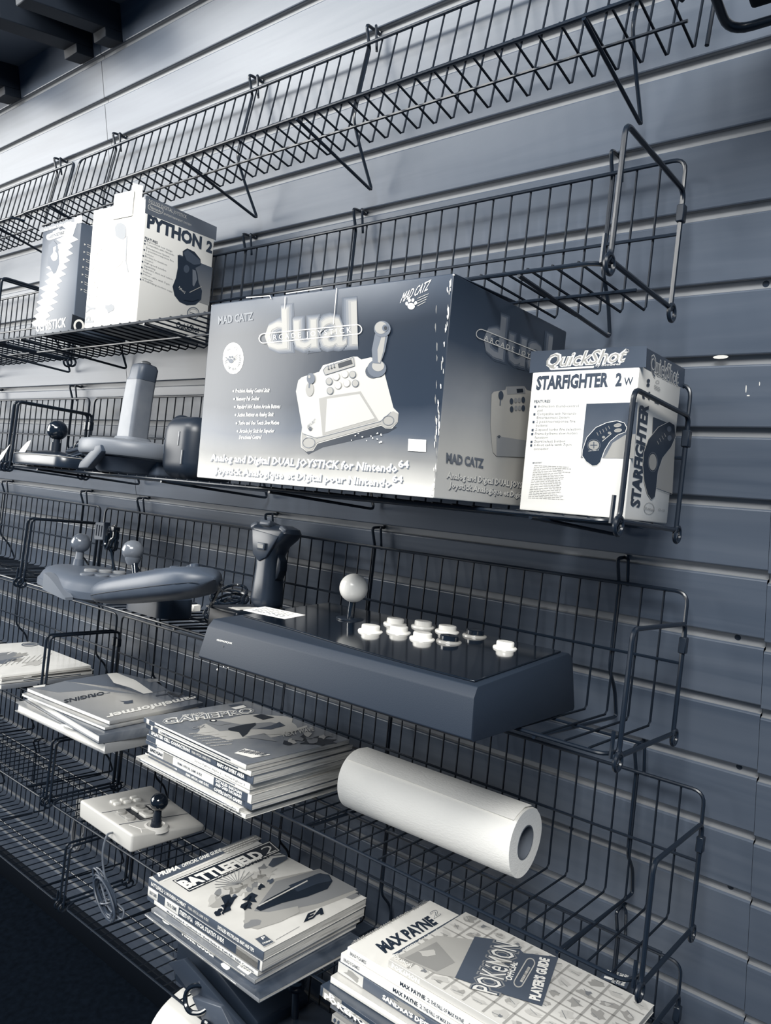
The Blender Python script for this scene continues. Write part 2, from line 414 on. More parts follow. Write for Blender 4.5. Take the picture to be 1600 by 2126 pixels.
def carton(name, n, q, label, cat, faces, lid=None, group=None):
    """q = u, w, yaw, L, D, H, pitch of the front right bottom corner; body with slightly rounded card edges, open seams and lid flap"""
    u, w, yaw, L, D, H, pit = q
    M = at(n, u, w, REST, yaw, pit)
    root = thing(name, M, label, cat, group)
    mb = MB()
    fr, rt, tp = faces
    def face(pts, mat): mb.add(pts, [(0, 1, 2, 3)], mat)
    e = 0.0016
    b = bmesh.new(); bmesh.ops.create_cube(b, size=1)
    for v in b.verts: v.co = Vector((-L / 2 + v.co.x * L, D / 2 + v.co.y * D, H / 2 + v.co.z * H))
    bmesh.ops.bevel(b, geom=b.edges[:], offset=e, segments=2, affect='EDGES', profile=0.5)
    b.verts.index_update()
    o = len(mb.v); mb.v += [tuple(v.co) for v in b.verts]
    for f in b.faces:
        nn = f.normal; mat = fr if nn.y < -0.9 else (rt if nn.x > 0.9 else (tp if nn.z > 0.9 else (fr if abs(nn.x) > 0.9 or nn.y > 0.9 else W_ if max(abs(nn.x), abs(nn.y), abs(nn.z)) < 0.95 else tp)))
        mb.f.append([v.index + o for v in f.verts]); mb.m.append(mb.mi(mat))
    b.free()
    return root, mb, M, L, D, H

# --- big arcade joystick carton
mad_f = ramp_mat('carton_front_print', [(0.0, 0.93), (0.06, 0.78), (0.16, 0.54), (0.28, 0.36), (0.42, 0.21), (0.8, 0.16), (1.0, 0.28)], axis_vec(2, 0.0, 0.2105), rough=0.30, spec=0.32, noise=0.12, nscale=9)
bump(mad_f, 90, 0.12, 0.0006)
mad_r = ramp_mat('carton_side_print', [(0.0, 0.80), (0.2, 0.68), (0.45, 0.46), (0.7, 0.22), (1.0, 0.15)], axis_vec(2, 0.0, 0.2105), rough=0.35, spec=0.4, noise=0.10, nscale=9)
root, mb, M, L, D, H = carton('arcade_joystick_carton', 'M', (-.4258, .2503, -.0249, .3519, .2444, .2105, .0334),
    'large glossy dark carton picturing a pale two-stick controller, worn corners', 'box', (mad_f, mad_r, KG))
d = Dec(mb, M, (0, 0, 0), (0, -1, 0), 400, 550, 2.6667)
for bold, mat, lay in ((0.085, G(0.30, 0.3), 1), (0.066, G(0.38, 0.3), 2), (0.045, G(0.46, 0.3), 3), (0.022, G(0.54, 0.3), 4), (0.0, G(0.60, 0.3), 5)):
    d.text('dual', (402, 470), (916, 440), (398, 240), mat, lay, bold)
d.text('MAD CATZ', (142, 328), (335, 305), (142, 285), G(0.46, 0.3), 2, 0.03)
cap = [(392, 434)] + [(918, 386)]
def capsule(x0, y0, x1, y1, r):
    a = math.atan2(y1 - y0, x1 - x0); P = []
    for i in range(11): t = a + math.pi / 2 + math.pi * i / 10; P.append((x0 + r * math.cos(t), y0 + r * math.sin(t)))
    for i in range(11): t = a - math.pi / 2 + math.pi * i / 10; P.append((x1 + r * math.cos(t), y1 + r * math.sin(t)))
    return P
d.line(capsule(396, 408, 912, 358, 26), 5, W_, 6, closed=True)
d.text('A R C A D E   J O Y S T I C K', (416, 420), (882, 375), (414, 392), W_, 6, 0.0)
# maker's mark: slanted script over a paw with speed lines
d.text('MAD CATZ', (1148, 212), (1300, 140), (1172, 150), W_, 3, 0.0)
d.paw((1210, 218), 32, W_, 3, 0.2)
for k in range(4): d.line([(1245, 186 + 14 * k), (1306 - 6 * k, 160 + 15 * k)], 2, LG, 3)
# warranty seal
d.ell((225, 517), 58, 88, LG, 1); d.ell((225, 517), 53, 82, G(0.76, 0.3), 2); d.paw((214, 525), 22, DG, 4)
for k in range(3): d.line([(228, 512 + 10 * k), (250, 496 + 10 * k)], 2, MG, 4)
def arc_text(d, s, c, rx, ry, a0, a1, h, mat, lay, inward=False):
    n = len(s)
    for i, ch in enumerate(s):
        if ch == ' ': continue
        t0 = a0 + (a1 - a0) * (i + 0.12) / n; t1 = a0 + (a1 - a0) * (i + 0.85) / n
        P = lambda t, e: (c[0] + (rx + e) * math.cos(t), c[1] + (ry + e) * math.sin(t))
        b, tp = (0, h) if not inward else (h, 0)
        d.text(ch, P(t0, b), P(t1, b), P(t0, tp), mat, lay, 0.0, 1)
arc_text(d, 'MAD CATZ', (225, 517), 32, 54, -2.4, -0.9, 15, DG, 4)
arc_text(d, 'FULL ONE YEAR WARRANTY', (225, 517), 32, 54, 3.25, -0.35, 14, DG, 4, True)
for (x0, y0, x1, y1, s) in ((236, 708, 426, 705, 'Precision Analog Control Stick'), (240, 752, 368, 750, 'Memory Pak Socket'), (244, 796, 484, 794, 'Standard N64 Action Arcade Buttons'),
                            (248, 840, 448, 838, 'Action Buttons on Analog Stick'), (253, 886, 478, 884, 'Turbo and One Touch Slow Motion'), (259, 930, 451, 929, 'Arcade Joy Stick for Superior'), (257, 965, 378, 964, 'Directional Control')):
    d.text(s, (x0, y0), (x1, y1), (x0 + 5, y0 - 23), W_, 3, 0.012, 1)
    if 'Directional' not in s: d.ell((x0 - 9, y0 - 9), 5, 6, W_, 3, n=8)
for dx, dy, mat, lay in ((5, 6, G(0.40, 0.3), 2), (0, 0, W_, 3)):
    d.text('Analog and Digital DUAL JOYSTICK for Nintendo', (98 + dx, 1083 + dy), (1132 + dx, 1148 + dy), (104 + dx, 1045 + dy), mat, lay, 0.03, 1)
    d.text('64', (1138 + dx, 1120 + dy), (1196 + dx, 1124 + dy), (1140 + dx, 1080 + dy), mat, lay, 0.03)
    d.text('Joystick Analogique et Digital pour Nintendo', (122 + dx, 1152 + dy), (1098 + dx, 1228 + dy), (126 + dx, 1116 + dy), mat, lay, 0.03, 1)
    d.text('64', (1104 + dx, 1200 + dy), (1162 + dx, 1204 + dy), (1106 + dx, 1164 + dy), mat, lay, 0.03)
# picture of the controller
S1 = G(0.70, 0.3); S2 = G(0.57, 0.3); S3 = G(0.40, 0.3)
d.poly([(600, 1010), (640, 1050), (720, 1010), (1080, 930), (1130, 900), (1090, 880)], G(0.16, 0.3), 1)
d.poly([(585, 640), (604, 622), (700, 592), (722, 556), (890, 508), (912, 508), (934, 524), (985, 512), (1030, 520), (1062, 600), (1112, 792), (1140, 820), (1136, 870), (1104, 906), (1068, 906), (1044, 890), (692, 990), (668, 1028), (630, 1034), (600, 1010), (598, 960), (606, 900), (572, 700)], S1, 2)
d.poly([(700, 740), (760, 725), (930, 700), (1030, 862), (720, 945)], S2, 3); d.poly([(745, 742), (925, 715), (1010, 850), (735, 928)], S1, 4)
d.poly([(606, 925), (640, 960), (720, 948), (1044, 862), (1110, 810), (1138, 824), (1134, 868), (1100, 900), (1068, 902), (1044, 884), (690, 984), (664, 1024), (628, 1028), (604, 1004)], S2, 4)
d.line([(612, 935), (690, 960), (1040, 868), (1100, 815)], 3, S3, 5)
for c in ((645, 985, 34, 28), (1085, 862, 30, 26)): d.ring(c[:2], c[2], c[3], 3, S3, 6)
d.poly([(724, 584), (738, 566), (892, 512), (898, 560), (736, 610)], S2, 5); d.line([(724, 584), (738, 566), (892, 512), (898, 560), (736, 610)], 2.5, S3, 6, closed=True)
d.poly([(806, 548), (880, 524), (888, 548), (812, 572)], BK, 7)
for k in range(3): d.line([(752 + 16 * k, 556 - 5 * k), (756 + 16 * k, 582 - 5 * k)], 4, DG, 7); d.ell((756 + 16 * k, 578 - 5 * k), 5, 4, BK, 8, n=8)
for (x, y, mt) in ((758, 646, S3), (763, 698, S3), (888, 608, S3), (903, 657, S3), (797, 620, S1), (845, 606, S1), (807, 668, S1), (855, 656, S1)):
    d.ell((x, y), 19, 21, DG if mt is S3 else S2, 6); d.ell((x, y - 1), 16, 18, MG if mt is S3 else W_, 7)
d.ell((650, 690), 22, 38, S2, 6); d.line([(648, 680), (650, 650)], 8, DG, 7); d.ell((658, 630), 23, 30, DG, 8); d.ell((650, 620), 7, 9, S2, 9)
d.ell((1000, 590), 42, 38, KG, 6); d.ell((1022, 575), 52, 48, DG, 7); d.ell((1030, 560), 34, 30, MG, 8)
d.poly([(1000, 545), (996, 470), (1012, 390), (1040, 330), (1085, 395), (1068, 480), (1044, 548)], S3, 9); d.poly([(1030, 540), (1028, 470), (1050, 400), (1072, 396), (1060, 480), (1042, 545)], S2, 10)
d.ell((1055, 357), 46, 45, S3, 11); d.ell((1048, 350), 34, 34, S2, 12); d.ell((1072, 352), 17, 19, DG, 13); d.ell((1074, 352), 9, 11, BK, 14)
d.text('MAD CATZ', (634, 908), (676, 872), (640, 885), DG, 6, 0.0, 1); d.paw((653, 908), 12, KG, 6)
d.poly([(1196, 963), (1294, 969), (1292, 1036), (1193, 1030)], cream, 5); d.text('$ 5', (1205, 1015), (1260, 1018), (1207, 992), LG, 6, 0.0, 1)
# worn card at the edges and the closing flaps at the top
g = random.Random(3)
for k in range(34):
    t = g.random(); x = 1428 - 100 * t + g.uniform(-9, 9); y = 60 + 1210 * t
    d.blot((x, y), g.uniform(1.5, 4), g.uniform(8, 26), cream if g.random() < 0.7 else LG, 7, k, 9, 0.5)
for k in range(14):
    d.blot((g.uniform(880, 1060), g.uniform(930, 985)), g.uniform(2, 6), g.uniform(2, 5), W_, 7, k + 50, 7, 0.5)
d.line([(515, 178), (512, 245)], 4, LG, 7); d.line([(800, 130), (782, 330)], 4, LG, 7); d.line([(300, 182), (430, 172), (436, 188)], 5, LG, 7); d.line([(520, 160), (720, 130)], 5, LG, 7)
d2 = Dec(mb, M, (0, 0, 0), (1, 0, 0), 900, 620, 2.6667)
for bold, mat, lay in ((0.07, G(0.26, 0.4), 1), (0.04, G(0.36, 0.4), 2), (0.01, G(0.46, 0.4), 3)):
    d2.text('dual', (268, 300), (640, 420), (290, 50), mat, lay, bold)
d2.line(capsule(258, 196, 640, 350, 26), 4, LG, 5, closed=True)
d2.text('A R C A D E   J O Y S T I C K', (275, 228), (635, 372), (280, 200), LG, 5)
d2.text('MAD CATZ', (66, 905), (274, 937), (68, 852), G(0.33, 0.4), 3, 0.05)
for dx, dy, mat, lay in ((4, 4, G(0.28, 0.4), 2), (0, 0, G(0.80, 0.4), 3)):
    d2.text('Analog and Digital DUAL JOYSTICK for Nintendo', (68 + dx, 992 + dy), (690 + dx, 1075 + dy), (72 + dx, 955 + dy), mat, lay, 0.03, 1)
    d2.text('Joystick Analogique et Digital pour Nintendo', (80 + dx, 1045 + dy), (680 + dx, 1130 + dy), (84 + dx, 1010 + dy), mat, lay, 0.03, 1)
T1 = G(0.60, 0.4); T2 = G(0.50, 0.4)
d2.poly([(318, 530), (330, 516), (395, 505), (400, 488), (500, 485), (512, 505), (560, 520), (600, 880), (345, 872), (325, 850), (312, 700)], T1, 3)
d2.poly([(345, 760), (345, 872), (600, 882), (600, 800)], T2, 4); d2.poly([(400, 490), (500, 486), (505, 525), (404, 530)], T2, 4); d2.poly([(455, 500), (490, 498), (492, 518), (458, 522)], BK, 5)
for (x, y) in ((427, 568), (428, 612), (492, 560), (492, 606)): d2.ell((x, y), 10, 17, KG, 5)
for (x, y) in ((450, 563), (470, 562), (452, 606), (472, 606)): d2.ell((x, y), 9, 14, T2, 5)
d2.ell((368, 535), 14, 24, KG, 6); d2.line([(366, 555), (364, 590)], 6, DG, 5); d2.paw((358, 764), 9, KG, 5)
for k in range(10): d2.blot((8 + g.uniform(-4, 6), 40 + k * 105 + g.uniform(-30, 30)), 3, 22, LG, 6, k + 90, 8, 0.5)
mb.build('carton_body', root)
f = MB(); f.box((-L + 0.002, 0.004, 0), (-0.002, D * 0.5, 0.0012), KG, 0.0004, 1, xf=Matrix.Translation((0, 0, H)) @ Matrix.Rotation(R(2.0), 4, 'X'))
f.build('lid_flap', root)

# --- small white carton at the right end
star_r = ramp_mat('small_carton_side', [(0.0, 0.92), (0.5, 0.84), (1.0, 0.78)], axis_vec(2, 0, 0.16), rough=0.35)
q = (-.2885, .1313, -.0327, .1115, .1254, .1610, .0243)
root, mb, M, L, D, H = carton('gamepad_carton', 'M', q, 'white carton with dark header band picturing a curved black gamepad, inside the right gate', 'box', (W_, star_r, KG))
d = Dec(mb, M, (0, 0, 0), (0, -1, 0), 900, 620, 2.6667)
HD = G(0.30, 0.35)
d.poly([(540, 292), (575, 290), (1160, 262), (1180, 262), (1175, 380), (1150, 380), (555, 410), (530, 412)], HD, 1)
for bold, mat, lay in ((0.055, W_, 2), (0.0, G(0.62, 0.35), 3)): d.text('QuickShot', (612, 380), (1055, 348), (640, 305), mat, lay, bold)
d.poly([(640, 388), (890, 372), (886, 384), (650, 396)], W_, 3); d.text('by Bondwell', (896, 376), (1032, 368), (900, 360), W_, 3, 0.01, 1); d.ring((1073, 290), 8, 8, 2, LG, 3)
d.text('STARFIGHTER', (566, 502), (965, 484), (574, 430), HD, 2, 0.045); d.text('2', (1005, 482), (1040, 480), (1010, 412), HD, 2, 0.045); d.text('W', (1052, 480), (1102, 477), (1056, 436), HD, 2, 0.02)
d.text('FEATURES', (556, 578), (646, 575), (558, 562), P4, 2, 0.015, 1)
for (y, x, s) in ((603, 577, '8-direction thumb-control'), (625, 575, 'pad'), (645, 573, 'Compatible with Nintendo'), (666, 571, 'Entertainment System'), (688, 568, '2 positive-response fire'), (709, 566, 'buttons'), (732, 563, '2-speed turbo fire selection'),
                  (754, 561, 'Frame-by-frame slow motion'), (775, 559, 'function'), (797, 557, 'Start/select button'), (817, 555, '6-foot cable with 7-pin'), (838, 553, 'connector')):
    wd_ = 9.0 * len(s)
    d.text(s, (x, y), (x + wd_, y - wd_ * 0.012), (x + 2, y - 15), P5, 2, -0.004, 1)
    if s[0] in '8C2FS6': d.poly([(x - 20, y - 10), (x - 9, y - 11), (x - 10, y + 2), (x - 21, y + 2)], P3, 2)
d.text('IMPORTANT', (547, 913), (600, 911), (548, 906), P4, 2, 0.01, 1)
d.scrawl((558, 924), (768, 934), 20, (-1.8, 9.4), P6, 2, 2.4, 5)
pic = ramp_mat('pad_photo_ground', [(0.0, 0.62), (0.35, 0.40), (1.0, 0.30)], axis_vec(2, 0.045, 0.11), rough=0.35, noise=0.3, nscale=60)
d.poly([(846, 582), (1130, 574), (1112, 884), (815, 882)], pic, 2)
d.poly([(960, 860), (990, 800), (1060, 755), (1118, 750), (1110, 884), (945, 883)], G(0.62, 0.35), 3)
PADO = [(826, 840), (850, 770), (900, 715), (960, 688), (1015, 678), (1055, 690), (1068, 715), (1060, 738), (1020, 752), (975, 790), (945, 840), (922, 905), (905, 922), (880, 925), (845, 900), (824, 868)]
d.line(PADO, 7, W_, 3, closed=True); d.poly(PADO, G(0.22, 0.3), 4)
d.ell((888, 812), 30, 26, P6, 5); d.ring((888, 812), 36, 32, 3, P4, 5); d.line([(870, 812), (906, 812)], 6, P4, 6); d.line([(888, 796), (888, 828)], 6, P4, 6)
for c in ((1020, 702, 20, 9), (1022, 730, 20, 9)): d.ell(c[:2], c[2], c[3], MG, 5, -0.15); d.ring(c[:2], c[2], c[3], 2, LG, 6, -0.15)
for c in ((974, 744), (942, 768)): d.ell(c, 9, 7, MG, 5)
for k in range(5): d.line([(905 + 16 * k, 742 - 9 * k), (912 + 16 * k, 758 - 9 * k)], 3, MG, 5)
d.line([(858, 845), (915, 838)], 3, LG, 5); d.line([(935, 790), (985, 748)], 3, LG, 5)
d2 = Dec(mb, M, (0, 0, 0), (1, 0, 0), 900, 620, 2.6667)
d2.poly([(1168, 268), (1390, 390), (1384, 500), (1162, 382)], G(0.28, 0.4), 1)
for bold, mat, lay in ((0.05, LG, 2), (0.0, DG, 3)): d2.text('QuickShot', (1196, 402), (1352, 482), (1200, 300), mat, lay, bold)
d2.line([(1210, 400), (1290, 446)], 8, LG, 3)
d2.text('STARFIGHTER', (1136, 1158), (1186, 592), (1086, 1148), KG, 3, 0.045); d2.text('2', (1190, 560), (1194, 516), (1150, 552), KG, 3, 0.045)
d2.ell((1186, 455), 9, 11, KG, 3); d2.ell((1184, 478), 9, 9, KG, 3); d2.ring((1236, 462), 9, 9, 2, P5, 3); d2.scrawl((1218, 478), (1258, 500), 3, (0, 9), P5, 3, 2.5, 3); d2.poly([(1210, 538), (1262, 566), (1260, 574), (1208, 546)], P4, 3); d2.poly([(1222, 556), (1246, 568), (1244, 584), (1220, 574)], P3, 3)
d2.poly([(1212, 655), (1300, 690), (1290, 780), (1200, 900)], KG, 3)
d2.poly([(1225, 890), (1290, 790), (1335, 780), (1318, 1080), (1222, 1045)], G(0.55, 0.4), 3)
PAD2 = [(1154, 920), (1160, 850), (1185, 780), (1240, 712), (1300, 682), (1328, 700), (1336, 760), (1310, 820), (1262, 880), (1236, 960), (1228, 1040), (1220, 1095), (1202, 1112), (1180, 1080), (1162, 1010)]
d2.line(PAD2, 5, LG, 4, closed=True); d2.poly(PAD2, G(0.18, 0.35), 5)
d2.ell((1207, 905), 22, 46, MG, 6); d2.ring((1207, 905), 26, 54, 3, P4, 6)
for c in ((1298, 722, 12, 16), (1300, 772, 12, 16)): d2.ell(c[:2], c[2], c[3], DG, 6)
for k in range(4): d2.line([(1232 + 13 * k, 788 - 14 * k), (1240 + 13 * k, 806 - 14 * k)], 3, MG, 6)
d2.line([(1218, 1050), (1315, 1085)], 2, P5, 4); d2.ring((1190, 1162), 28, 32, 2, P5, 3); d2.text('25,000,000', (1164, 1166), (1218, 1180), (1165, 1150), P5, 4, 0.01, 1); d2.text('QS-127', (1240, 1172), (1276, 1182), (1241, 1158), P5, 4, 0.0, 1)
mb.build('carton_body', root)
f = MB(); f.box((-L + 0.002, 0.001, 0), (-0.001, D - 0.01, 0.001), KG, 0.0003, 1, xf=Matrix.Translation((0, 0, H + 0.0004)) @ Matrix.Rotation(R(2.2), 4, 'X'))
f.build('lid_flap', root)

# --- two cartons on the second basket
py_f = ramp_mat('joystick_carton_front', [(0.0, 0.80), (1.0, 0.83)], axis_vec(2, 0, 0.19), rough=0.35, spec=0.3)
py_r = ramp_mat('joystick_carton_side', [(0.0, 0.84), (1.0, 0.88)], axis_vec(2, 0, 0.19), rough=0.4)
root, mb, M, L, D, H = carton('joystick_carton', 'B', (-1.0549, .1445, -.0901, .1313, .139, .1895, .0297), 'white carton with dark header picturing a black moulded joystick, price tags stuck on top', 'box', (py_f, py_r, P6))
d = Dec(mb, M, (0, 0, 0), (1, 0, 0), 0, 400, 3.3333)
d.poly([(1008, 22), (1020, 20), (1500, 238), (1494, 334), (1480, 325), (1002, 140)], G(0.40, 0.4), 1)
d.text('DELUXE DIGITAL JOYSTICK', (1028, 68), (1290, 182), (1030, 42), LG, 2, 0.0, 1)
d.line(capsule(1044, 98, 1108, 126, 20), 4, LG, 2, closed=True); d.text('Nintendo', (1036, 108), (1116, 142), (1038, 86), LG, 2, 0.01, 1); d.text('ENTERTAINMENT SYSTEM', (1132, 152), (1320, 232), (1134, 138), LG, 2, 0.0, 1)
d.text('PYTHON', (1014, 236), (1392, 388), (1020, 148), KG, 2, 0.05); d.text('2', (1424, 402), (1466, 418), (1430, 328), KG, 2, 0.05)
d.text('FEATURES', (1000, 320), (1090, 356), (1001, 302), KG, 2, 0.02, 1)
for (x, y, s) in ((1014, 340, 'Ergonomical new design'), (1012, 360, 'Compatible with Nintendo'), (1010, 384, 'Entertainment System'), (1008, 402, '2 positive-response fire'), (1004, 425, 'buttons'), (1002, 444, 'BioGrip for maximum'), (1000, 466, 'control'), (996, 484, 'High-speed autofire'),
                  (994, 506, 'capability'), (992, 524, 'Separate start and select'), (990, 547, 'buttons'), (988, 566, '6-foot cable with 7-pin'), (984, 590, 'connector'), (982, 606, '4 stabilizing suction cups')):
    wd_ = 8.0 * len(s)
    d.text(s, (x, y), (x + wd_, y + wd_ * 0.41), (x + 1, y - 13), P5, 2, -0.003, 1)
    if s[0] in 'EC2BHS64' and s[:6] != 'Entert': d.poly([(x - 16, y - 14), (x - 6, y - 10), (x - 7, y), (x - 17, y - 4)], P3, 2)
pic = ramp_mat('joystick_photo_ground', [(0.0, 0.55), (1.0, 0.30)], axis_vec(2, 0.03, 0.13), rough=0.4)
d.poly([(1238, 428), (1470, 520), (1445, 782), (1210, 700)], pic, 2)
JY = G(0.18, 0.4); JY2 = G(0.30, 0.4)
d.poly([(1228, 430), (1264, 448), (1262, 405), (1294, 385), (1345, 410), (1385, 460), (1388, 500), (1350, 520), (1364, 560), (1372, 620), (1396, 680), (1390, 740), (1350, 775), (1290, 778), (1240, 755), (1205, 710), (1192, 650), (1215, 590), (1228, 520)], JY, 3)
d.poly([(1268, 415), (1296, 395), (1380, 465), (1384, 495), (1340, 500), (1290, 470)], JY2, 4); d.poly([(1330, 530), (1352, 540), (1362, 600), (1340, 650), (1330, 640)], G(0.42, 0.4), 4); d.ell((1288, 528), 20, 28, JY2, 4); d.text('Python 2', (1234, 660), (1276, 700), (1240, 645), LG, 4, 0.01, 1)
d.line([(1310, 690), (1392, 650)], 5, MG, 4); d.line([(1270, 745), (1330, 752), (1372, 740)], 5, BK, 5)
d.ring((1335, 834), 40, 40, 6, P4, 2); d.ring((1335, 834), 30, 30, 2, P5, 2); d.scrawl((1312, 826), (1360, 842), 2, (0, 12), P4, 2, 3, 8)
d.text('QuickShot', (1215, 930), (1375, 968), (1222, 890), BK, 2, 0.03)
d = Dec(mb, M, (0, 0, 0), (0, -1, 0), 0, 400, 3.3333)
PL = G(0.48, 0.4); PM = G(0.66, 0.4)
d.poly([(650, 130), (1000, 30), (998, 130), (645, 200)], PM, 1)
for (s, y0, y1) in (('P', 900, 850), ('Y', 830, 770), ('T', 745, 690), ('H', 665, 600), ('O', 560, 500), ('N', 450, 380), ('2', 300, 240)):
    x = 645 + (900 - y0) * 0.115; d.text(s, (x, y0), (x + 8, y1), (x - 60, y0 + 4), PL if y0 > 800 else PM, 2, 0.03)
d.blot((810, 380), 55, 150, PM, 2, 4, 18, 0.12); d.blot((760, 800), 32, 30, PL, 2, 9, 10, 0.3); d.blot((835, 270), 40, 60, PL, 3, 12, 12, 0.2); d.line([(878, 300), (872, 470), (888, 550)], 6, PL, 3)
mb.build('carton_body', root)
def card(mb, pts, nrm, t, mat):
    a = [Vector(p) for p in pts]; n_ = Vector(nrm) * t
    v = a + [p + n_ for p in a]; k = len(a)
    mb.add(v, [tuple(range(k))[::-1], tuple(range(k, 2 * k))] + [(i, (i + 1) % k, (i + 1) % k + k, i + k) for i in range(k)], mat)
s1 = MB(); card(s1, [(-0.078, -0.0008, H - 0.022), (-0.030, -0.0008, H - 0.022), (-0.030, -0.0008, H + 0.017), (-0.078, -0.0008, H + 0.017)], (0, -1, 0), 0.0006, cream); card(s1, [(-0.034, -0.002, H - 0.006), (-0.028, 0.012, H - 0.006), (-0.028, 0.012, H + 0.028), (-0.034, -0.002, H + 0.028)], (1, 0, 0), 0.0006, cream)
s1.build('price_tag', root)
ge_f = ramp_mat('gamepad_carton_front', [(0.0, 0.30), (0.5, 0.36), (1.0, 0.25)], axis_vec(2, 0, 0.18), rough=0.34, spec=0.3)
root, mb, M, L, D, H = carton('thumbstick_carton', 'B', (-1.2318, .1500, -.0441, .1201, .1000, .1801, .0344), 'grey carton with a jagged white burst across its front, left of the white joystick carton', 'box', (ge_f, G(0.30, 0.4), KG))
d = Dec(mb, M, (0, 0, 0), (0, -1, 0), 0, 400, 3.3333)
d.poly([(275, 250), (545, 165), (540, 205), (270, 280)], G(0.24, 0.35), 1); d.text('FULL TRIGGER TURBO ACTION', (305, 268), (494, 208), (306, 254), W_, 2, 0.01, 1)
d.poly(capsule(342, 308, 440, 276, 21), W_, 2); d.poly([(366, 272), (406, 246), (416, 262), (412, 276), (372, 290)], W_, 2); d.text('SEGA', (374, 270), (408, 256), (375, 260), P3, 4, 0.01, 1); d.text('GENESIS', (334, 318), (446, 284), (336, 298), P3, 4, 0.02, 1)
g = random.Random(9); up_ = []; lo_ = []
for k in range(31):
    t = k / 30; x = 505 - 235 * t; y = 205 + 720 * t
    up_.append((x - 30 - (45 if k % 2 else 0) * g.uniform(0.6, 1.3), y)); lo_.append((x + 28 + (42 if k % 2 else 0) * g.uniform(0.6, 1.2) if x + 70 < 540 else min(x + 30, 540), y))
for k in range(30): d.poly([up_[k], lo_[k], lo_[k + 1], up_[k + 1]], W_ if 4 < k < 28 else G(0.85, 0.3), 2)
d.blot((372, 450), 42, 110, P4, 3, 3, 16, 0.15); d.poly([(370, 380), (388, 372), (386, 402), (372, 410)], W_, 4); d.blot((378, 440), 22, 30, P7, 4, 5, 10, 0.2)
d.text('GENI', (246, 962), (340, 946), (254, 895), W_, 3, 0.02); d.text('STICK', (340, 946), (456, 928), (346, 880), W_, 3, 0.02)
d.poly([(518, 172), (570, 158), (568, 208), (516, 218)], cream, 3)
d = Dec(mb, M, (0, 0, 0), (1, 0, 0), 0, 400, 3.3333)
for k in range(7): y = 350 + 52 * k; d.poly([(582 - 4 * k, y), (594 - 4 * k, y + 10), (581 - 4 * k, y + 15)], LG, 2); d.scrawl((604 - 4 * k, y + 8), (690 - 4 * k, y + 50), 2, (0, 14), LG, 2, 3, k)
d.text('H', (624, 216), (644, 224), (625, 198), W_, 2, 0.02); d.poly([(500, 840), (650, 900), (640, 960), (490, 945)], BK, 1); d.ring((545, 920), 30, 36, 14, W_, 2)
mb.build('carton_body', root)
# ------------------------------------------------------------------ controllers
def rrect(w, h, r, n=5):
    """rounded rectangle outline centred on the origin"""
    P = []
    for cx, cy, a0 in ((w / 2 - r, h / 2 - r, 0), (-w / 2 + r, h / 2 - r, 90), (-w / 2 + r, -h / 2 + r, 180), (w / 2 - r, -h / 2 + r, 270)):
        for i in range(n + 1): t = R(a0 + 90 * i / n); P.append((cx + r * math.cos(t), cy + r * math.sin(t)))
    return P
def slab(mb, layers, mat, cap=True):
    """stack of (z, outline, dx, dy) rings"""
    mb.loft([[Vector((x + dx, y + dy, z)) for x, y in pl] for z, pl, dx, dy in layers], mat, cap)
def coil(mb, c, ex, ey, ez, n, r, mat, seed=1, jit=0.12, res=22):
    """hank of cable: n loose turns in the plane ex, ey, spread along ez"""
    g = random.Random(seed); c = Vector(c); ex = Vector(ex); ey = Vector(ey); ez = Vector(ez); P = []
    for k in range(n):
        a = 1 + g.uniform(-jit, jit); b = 1 + g.uniform(-jit, jit); o = ez * (k / max(1, n - 1) - 0.5) + ex * g.uniform(-jit, jit) * 0.6
        for i in range(res):
            t = 2 * math.pi * i / res; P.append(c + o + ex * a * math.cos(t) + ey * b * math.sin(t) + ez * (0.5 / n) * math.sin(t + k))
    mb.tube(P, r, mat, 6)
def sc_button(x, y, z, r, mat, rim, h, root, label=None):
    T = Matrix.Translation((x, y, z)); q = MB(); p = MB()
    q.lathe([(r * 1.22, -0.002), (r * 1.22, 0.0006), (r * 1.16, 0.0016), (r * 0.98, 0.0022), (r * 0.94, 0.001)], rim, 28, T)
    p.lathe([(r * 0.9, 0.0010), (r * 0.9, h - 0.0012), (r * 0.84, h - 0.0003), (r * 0.7, h), (0, h - 0.0008)], mat, 28, T)
    o = q.build('button', root); p.build('plunger', o)
    if label: o['label'] = label

# --- the large arcade stick hanging over the front of the fourth basket
M = at('C', -.3756, .267, REST, -.0368)
root = thing('arcade_fight_stick', M, 'large black arcade stick box with white ball top and white buttons, overhanging its basket', 'arcade stick')
L, D = 0.3946, 0.236
prof = [(0.004, 0.0), (0.0, 0.003), (0.0055, 0.0405), (0.0125, 0.0500), (0.222, 0.0665), (0.2325, 0.060), (0.2365, 0.003), (0.233, 0.0)]
mbody = bump(G(0.18, 0.55, 0.35, name='black_textured_paint'), 900, 0.25, 0.0003)
mb = MB()
ends = []
for sx in (-1, 1):
    ends.append([Vector(((0 if sx > 0 else -L) - sx * 0.0085 * (z / 0.066), y, z)) for y, z in prof])
n = len(prof)
b = bmesh.new(); A = [b.verts.new(v) for v in ends[0]]; B_ = [b.verts.new(v) for v in ends[1]]
b.faces.new(A); b.faces.new(B_[::-1])
for i in range(n): b.faces.new((A[i], B_[i], B_[(i + 1) % n], A[(i + 1) % n]))
bmesh.ops.recalc_face_normals(b, faces=b.faces[:]); bmesh.ops.bevel(b, geom=[e for e in b.edges], offset=0.0012, segments=2, affect='EDGES', profile=0.5)
mb.bm(b, mbody)
fn = Vector((0, -(0.0405 - 0.003), (0.0055))).normalized()
d = Dec(mb, M, (0, 0.0, 0.003), fn, 390, 1220, 4.0)
